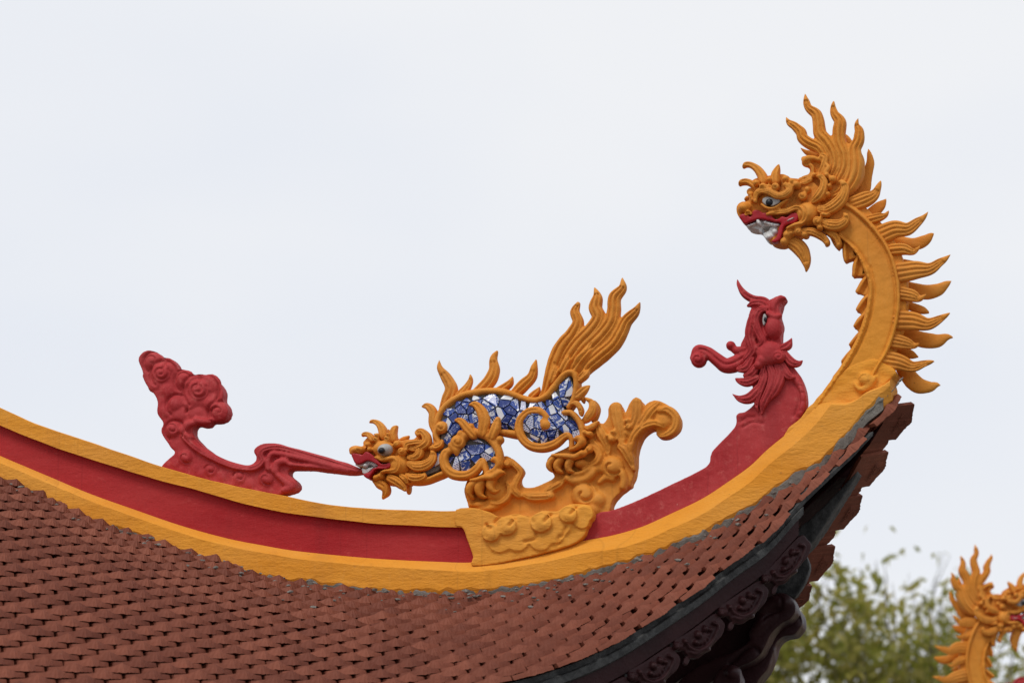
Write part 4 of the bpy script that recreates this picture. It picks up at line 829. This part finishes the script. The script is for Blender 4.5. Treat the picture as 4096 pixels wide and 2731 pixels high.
    for f, g_ in ((H2([(1130, 400, 75), (1120, 360, 75), (1180, 340, 100), (1250, 400, 138), (1280, 500, 150), (1200, 580, 150), (1080, 620, 100), (960, 600, 75)]), 2), (H2([(1095, 560, 20), (1150, 600, 112), (1160, 690, 138), (1090, 760, 125), (980, 760, 75)]), 2), (H2([(1330, 640, 24), (1375, 700, 112), (1350, 810, 150), (1230, 890, 175), (1100, 900, 175), (990, 860, 112)]), 3),
                  (H2([(1240, 1000, 30), (1220, 1060, 112), (1130, 1090, 138), (1030, 1080, 138), (950, 1040, 75)]), 2), (H2([(920, 1270, 75), (880, 1210, 138), (790, 1140, 162), (690, 1090, 138)]), 2), (H2([(950, 640, 75), (960, 560, 88), (1080, 530, 88), (1200, 520, 75)]), 1), (H2([(1360, 560, 30), (1420, 600, 88), (1500, 560, 75), (1520, 490, 50)]), 1), (H2([(960, 1160, 75), (930, 1100, 112), (860, 1050, 75)]), 1)):
        Sculpt().strand(f, .050, .024, grooves=g_, gd=.007, gspan=(.2, .98)).finish('cheek_leaf', gold, D, .0036, 1)
    Sculpt().strand(H2([(440, 1130, 90), (520, 1180, 160), (610, 1240, 160), (620, 1320, 130), (580, 1390, 60), (556, 1432, 8)]), .03, .028, grooves=1, gd=.007).finish('beard', gold, D, .0038, 1)
    Sculpt().strand(H2([(980, 1180, 80), (985, 1260, 84), (980, 1320, 60), (965, 1352, 20)]), -.02, .022).finish('beard', gold, D, .0038, 1)
    Sculpt().slab(H2([(95, 730), (150, 708), (240, 725), (270, 735), (310, 690), (360, 690), (440, 740), (500, 800), (560, 870), (640, 880), (700, 855), (724, 890), (700, 940), (580, 958), (500, 960), (440, 1010), (390, 1080), (350, 1112), (295, 1070), (290, 1040), (380, 1010), (440, 950), (500, 930), (640, 930), (690, 905), (640, 908), (540, 905), (440, 850), (350, 825), (250, 870), (170, 880), (120, 800)]), .02, .072).finish('lip', MT['lip'], D, .0034, 1)
    Sculpt().slab(H2([(172, 885), (250, 865), (340, 822), (440, 850), (550, 910), (480, 930), (400, 890), (300, 925), (180, 915)]), -.02, .055).ball(*H2([(290, 885, 40)])[0], .055, .014).finish('teeth', MT['white'], D, .0032, 1)
    Sculpt().slab(H2([(282, 960), (340, 975), (400, 950), (480, 935), (430, 980), (370, 1030), (300, 1045)]), -.02, .055).finish('teeth', MT['white'], D, .0032, 1)
    ey = Sculpt().ball(*H2([(600, 635, 128)])[0], .060, .030, ry=26).finish('eye', MT['eyewhite'], D, .0034, 1)
    Sculpt().ball(*H2([(545, 648, 56)])[0], .090, .012).finish('pupil', MT['black'], ey, .003, 1, jitter=0)
    # cloud base with paws and foliage
    left = H8([(230, 1130), (215, 1030), (180, 900), (142, 760), (170, 640), (220, 560), (420, 480), (425, 400), (500, 400), (700, 280), (760, 200), (840, 195), (900, 260), (1000, 320), (1060, 420), (1010, 530), (1020, 620), (1100, 690), (1250, 692), (1400, 640), (1580, 540), (1530, 440), (1452, 330), (1520, 190), (1780, 60)])
    right = H7([(560, 860), (700, 760), (840, 640), (960, 540), (1040, 560), (1110, 460), (1130, 290), (1220, 215), (1310, 260), (1360, 390), (1400, 370), (1460, 240), (1560, 140), (1650, 200), (1682, 290), (1760, 220), (1860, 187), (1970, 212), (2100, 280), (2220, 400), (2258, 500), (2230, 640), (2130, 740), (2000, 783), (1900, 760), (1888, 700), (1880, 660), (1800, 650), (1700, 720), (1620, 830), (1572, 1000), (1550, 1250), (1520, 1420), (1440, 1568)])
    low_ = ZC([(1770, 1400), (1665, 1490), (1640, 1570)])+Z5([(1060, 440), (960, 480), (700, 520), (300, 500)])
    p = Sculpt().slab(left+right+low_, -.035, .026, 3)
    S8 = lambda pts, t=.03, d=.026, **k: p.strand(H8(pts), t, d, **k)
    S7 = lambda pts, t=.03, d=.024, **k: p.strand(H7(pts), t, d, **k)
    S8([(560, 920, 90), (700, 925, 110), (820, 830, 110), (840, 700, 90), (800, 600, 60)], grooves=1); p.ball(*H8([(620, 770, 190)])[0], .024, .03); p.groove(H8([(520, 880), (660, 880), (760, 790), (780, 680)]), .004, .008)
    S8([(230, 960, 80), (380, 960, 110), (480, 930, 70)], .024); S8([(350, 1040, 80), (560, 1010, 110), (700, 980, 80)], .022)
    p.curl(*H8([(800, 300, 76)])[0], .036, .026, 2, .8); S8([(860, 250, 80), (960, 350, 110), (1020, 440, 100), (950, 580, 120), (915, 700, 140), (980, 800, 120), (1030, 820, 60)], grooves=2, gspan=(.1, .9))
    S8([(1060, 790, 70), (1180, 830, 140), (1350, 830, 150), (1515, 820, 130)], grooves=2); S8([(1420, 740, 80), (1550, 680, 120), (1650, 620, 120), (1710, 550, 60)], grooves=2)
    S8([(1760, 530, 110), (1900, 580, 140), (2080, 540, 150), (2180, 440, 130), (2190, 350, 80)]); S8([(1860, 470, 70), (2000, 460, 100), (2110, 390, 80)], .034); p.ball(*H8([(1980, 300, 108)])[0], .036, .03, ry=20)
    S8([(2120, 320, 90), (2230, 280, 130), (2280, 180, 130), (2220, 80, 110), (2120, 20, 80)], grooves=1); p.curl(*H8([(2040, 800, 215)])[0], .026, .034, 5.2, .75, gd=.012); p.ball(*H8([(2240, 880, 150)])[0], .02, .03); p.ball(*H8([(2170, 1010, 150)])[0], .018, .028)
    p.curl(*H7([(1165, 1235, 186)])[0], .028, .034, .6, .6, gd=.012); S7([(1190, 1340, 90), (1300, 1320, 130), (1350, 1420, 130), (1330, 1560, 120)]); S7([(960, 1480, 80), (1080, 1400, 120), (1180, 1440, 100)], .022); p.ball(*H7([(940, 1240, 120)])[0], .02, .026)
    S7([(1290, 900, 120), (1370, 960, 190), (1440, 1100, 150), (1510, 1280, 60)], .032, grooves=2)
    S7([(1225, 270, 190), (1245, 440, 210), (1290, 640, 190), (1330, 860, 120)], .026, grooves=2); S7([(1560, 200, 160), (1560, 350, 190), (1530, 500, 170), (1420, 700, 140)], .026, grooves=2); S7([(1900, 230, 110), (1800, 330, 170), (1690, 480, 170), (1580, 640, 120)], .026, grooves=2)
    S7([(1920, 740, 50), (2050, 715, 110), (2170, 610, 140), (2180, 450, 150), (2060, 330, 150), (1930, 330, 110)], .028, .026, grooves=1); p.ball(*H7([(1980, 500, 170)])[0], .018, .026)
    S7([(1950, 570, 70), (1830, 540, 120), (1640, 610, 140), (1510, 760, 140), (1450, 950, 130)], .030, .026, grooves=1)
    p.balls(H7([(1430, 590, 60), (1400, 500, 44), (1150, 790, 64), (1170, 680, 44), (1090, 740, 40)]), .038, .024)
    S7([(930, 560, 90), (1000, 720, 190), (1080, 880, 150), (1090, 1040, 70)], .026, grooves=2); S7([(820, 800, 60), (930, 930, 130), (1000, 1060, 80)], .024, grooves=1); p.balls(H7([(720, 690, 60), (800, 712, 58)]), .044, .026)
    base = p.finish('cloud_base', gold, D, .0042, 1)
    for f in ([(300, 600, 130), (215, 690, 140), (200, 780, 110), (250, 850, 50)], [(400, 590, 140), (350, 690, 160), (370, 790, 110), (430, 835, 60), (480, 830, 26)], [(560, 550, 150), (530, 640, 150), (580, 740, 110), (640, 745, 60), (690, 695, 24)],
              [(1560, 210, 100), (1480, 310, 110), (1490, 390, 80), (1530, 430, 30)], [(1680, 220, 120), (1600, 320, 130), (1620, 400, 100), (1690, 440, 36)], [(1830, 230, 130), (1780, 330, 120), (1800, 410, 90), (1880, 435, 30)]):
        Sculpt().strand(H8(f), .048, .030).finish('claw', gold, D, .004, 2)
    p = Sculpt().strand(H8([(215, 565, 50), (320, 555, 80), (440, 520, 100), (560, 520, 110), (680, 440, 100), (740, 440, 60)]), .066, .022).strand(H8([(470, 450, 50), (590, 410, 90), (670, 320, 110), (620, 235, 110), (560, 250, 60)]), .060, .026)
    p.finish('cuff', gold, D, .004, 1)
    p = Sculpt().strand(H8([(1520, 165, 50), (1640, 175, 80), (1760, 180, 100), (1880, 190, 100), (2000, 140, 110), (2050, 130, 60)]), .066, .022).ball(*H8([(2000, 140, 62)])[0], .066, .028).curl(*H8([(2110, 70, 60)])[0], .056, .026, 2, .8).strand(H7([(480, 960, 50), (600, 920, 90), (680, 830, 120), (640, 770, 110), (570, 790, 70)]), .056, .026)
    p.finish('cuff', gold, D, .004, 1)
    return D
beast = build_beast()

# plinth of clouds bridging the two red panels, part of the ridge
p = Sculpt().slab(Z5([(60, 412), (190, 404), (290, 430), (360, 462), (470, 440), (560, 462), (640, 420), (740, 425), (830, 375), (960, 385), (985, 440), (975, 475), (930, 490), (940, 530), (905, 610), (750, 680), (370, 770), (175, 790), (178, 735), (160, 680), (130, 590), (100, 530), (60, 522)]), -.02, .069, 3)
def disc(x, y, r, t1, sq=1.):
    p.slab(H8([(x+r*cos(q_), y+r*sq*sin(q_)) for q_ in np.linspace(0, 2*pi, 14, endpoint=False)]), .03, t1, 3)
for x, y, r in ((1090, 1300, 200), (1150, 1440, 180), (1640, 1310, 200), (1560, 1450, 170), (2040, 1120, 160), (2010, 1250, 120), (700, 1580, 180), (980, 1560, 180), (1350, 1560, 170)): disc(x, y, r, .076, .82)
for x, y, r, a in ((560, 1420, 146, 4.2), (812, 1310, 160, 5.6), (1365, 1250, 172, 5.6), (1795, 1125, 146, 5.6)):
    disc(x, y, r, .088, .94); p.ball(*H8([(x, y, r*.82)])[0], .078, .018)
    p.groove(H8([(x+r*k_*cos(a+o_), y+r*k_*sin(a+o_)) for k_, o_ in ((1.05, 0), (.85, .12), (.62, .3), (.42, .6))]), .005, .012)
p.groove(H8([(700, 1200), (900, 1140), (1150, 1150), (1260, 1260)]), .004, .004).groove(H8([(1290, 1430), (1260, 1520), (1100, 1560)]), .005, .008).groove(H8([(1760, 1330), (1700, 1470), (1650, 1480), (1640, 1590)]), .005, .008).groove(H8([(660, 1290), (620, 1240), (700, 1170)]), .004, .008)
p.finish('cloud_plinth', MT['yellow'], roof, .004, 2)

# ================================================================ background: second roof corner, tree
def copy_tree(o, parent=None):
    c = o.copy(); scene.collection.objects.link(c); c.parent = parent
    for ch in o.children: copy_tree(ch, c)
    return c
def place_far(src, name, label, dist, anchor_src, anchor_px, mirror, rot):
    c = copy_tree(src); c.name = name; c['label'] = label
    s, z = hp(*anchor_src); a = Vector((s-src['_s'], 0, z-src['_z']))            # anchor in the thing's own frame
    P = Vector(CAM+rays(*anchor_px)*dist)
    R = Matrix.Rotation(radians(6), 4, 'Z') @ Matrix.Rotation(rot, 4, 'Y') @ Matrix.Diagonal((mirror, 1, 1, 1))
    c.matrix_world = Matrix.Translation(P-R.to_3x3() @ a) @ R
    return c
FD = 18.9
d2 = place_far(dragon, 'dragon_finial', 'out of focus ochre dragon at right edge in front of tree', FD, (3077, 809), (4082, 2400), -1, radians(-20))
c2 = place_far(cloud, 'cloud_finial', 'sliver of red cloud ornament in bottom right corner of photo', FD+.3, (640, 1420), (4112, 2700), -1, radians(10))
# the second temple carries them, below the frame
P0 = CAM+rays(3990, 2960)*FD
t2 = bpy.data.objects.new('temple', None); scene.collection.objects.link(t2); t2.location = (P0[0], P0[1], 0)
tag(t2, 'second temple roof below the far ochre dragon', 'building')
zr = P0[2]-.04; V = [(-.25, -.1, zr+.02), (5, -.1, zr-.25), (5, .1, zr-.25), (-.25, .1, zr+.02), (-.25, -.1, zr-.25), (5, -.1, zr-.55), (5, .1, zr-.55), (-.25, .1, zr-.25)]
BF = [(0, 1, 2, 3), (4, 7, 6, 5), (0, 4, 5, 1), (3, 2, 6, 7), (0, 3, 7, 4), (1, 5, 6, 2)]
mesh_obj('hip_ridge', V, BF, MT['yellow'], t2)
mesh_obj('roof_slope', [(-.2, 0, zr-.2), (5, -.1, zr-.45), (5, -3, zr-1.6), (-.1, -.3, zr-.35), (5, .1, zr-.45), (5, 3, zr-1.6), (-.1, .3, zr-.35)], [(0, 3, 2, 1), (0, 4, 5, 6)], MT['tile'], t2)
mesh_obj('wall', [(.8, -.6, 0), (5, -2.4, 0), (5, 2.4, 0), (.8, .6, 0), (.8, -.6, zr-.6), (5, -2.4, zr-1.5), (5, 2.4, zr-1.5), (.8, .6, zr-.6)], [(0, 1, 5, 4), (1, 2, 6, 5), (2, 3, 7, 6), (3, 0, 4, 7)], MT['plaster'], t2)

# leaves
def leaf_mat(name, c1, c2, c3):
    m = bpy.data.materials.new(name); t, N, L, b = nodes_of(m)
    g_ = N.new('ShaderNodeNewGeometry'); r = N.new('ShaderNodeValToRGB'); e = r.color_ramp.elements
    e[0].color = c1+(1,); e[1].color = c3+(1,); x = e.new(.5); x.color = c2+(1,)
    L.new(g_.outputs['Random Per Island'], r.inputs[0]); L.new(r.outputs[0], b.inputs['Base Color']); b.inputs['Roughness'].default_value = .5
    tr = N.new('ShaderNodeBsdfTranslucent'); L.new(r.outputs[0], tr.inputs[0]); mx = N.new('ShaderNodeMixShader'); mx.inputs[0].default_value = .6
    L.new(b.outputs[0], mx.inputs[1]); L.new(tr.outputs[0], mx.inputs[2]); L.new(mx.outputs[0], N['Material Output'].inputs[0]); return m
LEAF = leaf_mat('leaf', (.20, .215, .03), (.33, .32, .06), (.46, .39, .11))
def build_tree(name, label, base_px, dist, height, crown_px, seed, nleaf, dens):
    """crown_px: measured centre column, top row, half-width of the crown"""
    rg = random.Random(seed); b0 = CAM+rays(*base_px)*dist
    root = bpy.data.objects.new(name, None); scene.collection.objects.link(root); root.location = (b0[0], b0[1], 0); tag(root, label, 'tree', 'trees behind the temple')
    V = []; F = []; tips = []; shoots = []
    def tube(p, q_, r0, r1):
        n0 = len(V); d = (q_-p).normalized(); a = d.orthogonal().normalized(); b = d.cross(a)
        for c_, r in ((p, r0), (q_, r1)):
            for k in range(6): V.append(c_+a*(r*cos(k*pi/3))+b*(r*sin(k*pi/3)))
        for k in range(6): F.append((n0+k, n0+(k+1) % 6, n0+6+(k+1) % 6, n0+6+k))
    def grow(p, d, ln, r, lev):
        n = 3; q_ = p
        for i in range(n):
            d = (d+Vector((rg.uniform(-1, 1), rg.uniform(-1, 1), rg.uniform(-.3, .6)))*.13).normalized(); nq = q_+d*ln/n
            tube(q_, nq, r*(1-.22*i), r*(1-.22*(i+1))); q_ = nq
            if lev >= 2: tips.append((q_.copy(), d.copy(), lev))
        if lev < 6:
            for k in range(rg.choice((2, 3, 3)) if lev < 3 else 2):
                ax = Vector((rg.uniform(-1, 1), rg.uniform(-1, 1), rg.uniform(-.1, .8))).normalized()
                grow(q_, (d*.75+ax*.72+Vector((0, 0, .18))).normalized(), ln*rg.uniform(.62, .82), max(r*.52, .007), lev+1)
    grow(Vector((0, 0, 0)), Vector((0, 0, 1)), height*.30, height*.016, 0)
    zm = max(t[0].z for t in tips)
    for tp_, d_, lev in [t for t in tips if t[2] >= 4 and t[0].z > zm*.68][::5]:         # long bare shoots at the top
        if math.hypot(tp_.x, tp_.y) > height*.22: continue
        q_ = tp_; dd = (d_*.4+Vector((rg.uniform(-.3, .3), rg.uniform(-.3, .3), 1))).normalized(); ln = height*rg.uniform(.08, .2)
        for i in range(4):
            nq = q_+dd*ln/4; tube(q_, nq, height*.0017*(1-.2*i), height*.0017*(.8-.2*i)); q_ = nq; dd = (dd+Vector((rg.uniform(-.2, .2), rg.uniform(-.2, .2), 0))).normalized()
            if rg.random() < .22: shoots.append(q_.copy())
    mesh_obj('trunk', V, F, MT['bark'], root, True)
    LV = []; LF = []; zmax = max(t[0].z for t in tips); shoot_n = 0
    for _ in range(nleaf):
        if shoot_n < len(shoots): c = shoots[shoot_n]; shoot_n += 1
        else:
            tp, d, lev = rg.choice(tips)
            if rg.random() < dens(tp.z/zmax): continue
            c = tp+Vector((rg.gauss(0, 1), rg.gauss(0, 1), rg.gauss(0, 1)))*height*.030
        L_ = height*.0155*rg.uniform(.6, 1.3); a = Vector((rg.gauss(0, 1), rg.gauss(0, 1), rg.gauss(-.5, .8))).normalized(); s_ = a.orthogonal().normalized()
        s_ = (Matrix.Rotation(rg.uniform(0, 6.28), 3, a) @ s_); nn = a.cross(s_)*L_*.12; n0 = len(LV)
        LV += [c, c+a*L_*.5+s_*L_*.30+nn, c+a*L_*1.25, c+a*L_*.5-s_*L_*.30+nn, c+a*L_*.55]
        LF += [(n0, n0+1, n0+4), (n0+1, n0+2, n0+4), (n0+2, n0+3, n0+4), (n0+3, n0, n0+4)]
    mesh_obj('crown', LV, LF, LEAF, root)
    return root, zmax
def scaled(args, top_px):
    root, zmax = build_tree(*args); P = CAM+rays(*top_px)*args[3]; k = P[2]/zmax; root.scale = (k, k, k); return root
scaled(('tree', 'leafy green tree blurred behind the roof corner', (3560, 2731), 40, 11., None, 3, 6200, lambda h: max(0, (h-.72))*2.9), (3650, 2050))
scaled(('tree', 'green tree blurred behind the far ochre dragon at right edge', (4060, 2731), 46, 10.5, None, 8, 4800, lambda h: max(0, (h-.72))*2.9), (4100, 2330))
scaled(('tree', 'low green tree blurred beside the dark rafter end', (3230, 2731), 44, 9.5, None, 14, 5600, lambda h: max(0, (h-.75))*2.9), (3250, 2360))

bpy.data.scenes.remove(tmp_scene)
for o in bpy.data.objects:
    for k in ('_s', '_z'):
        if k in o: del o[k]
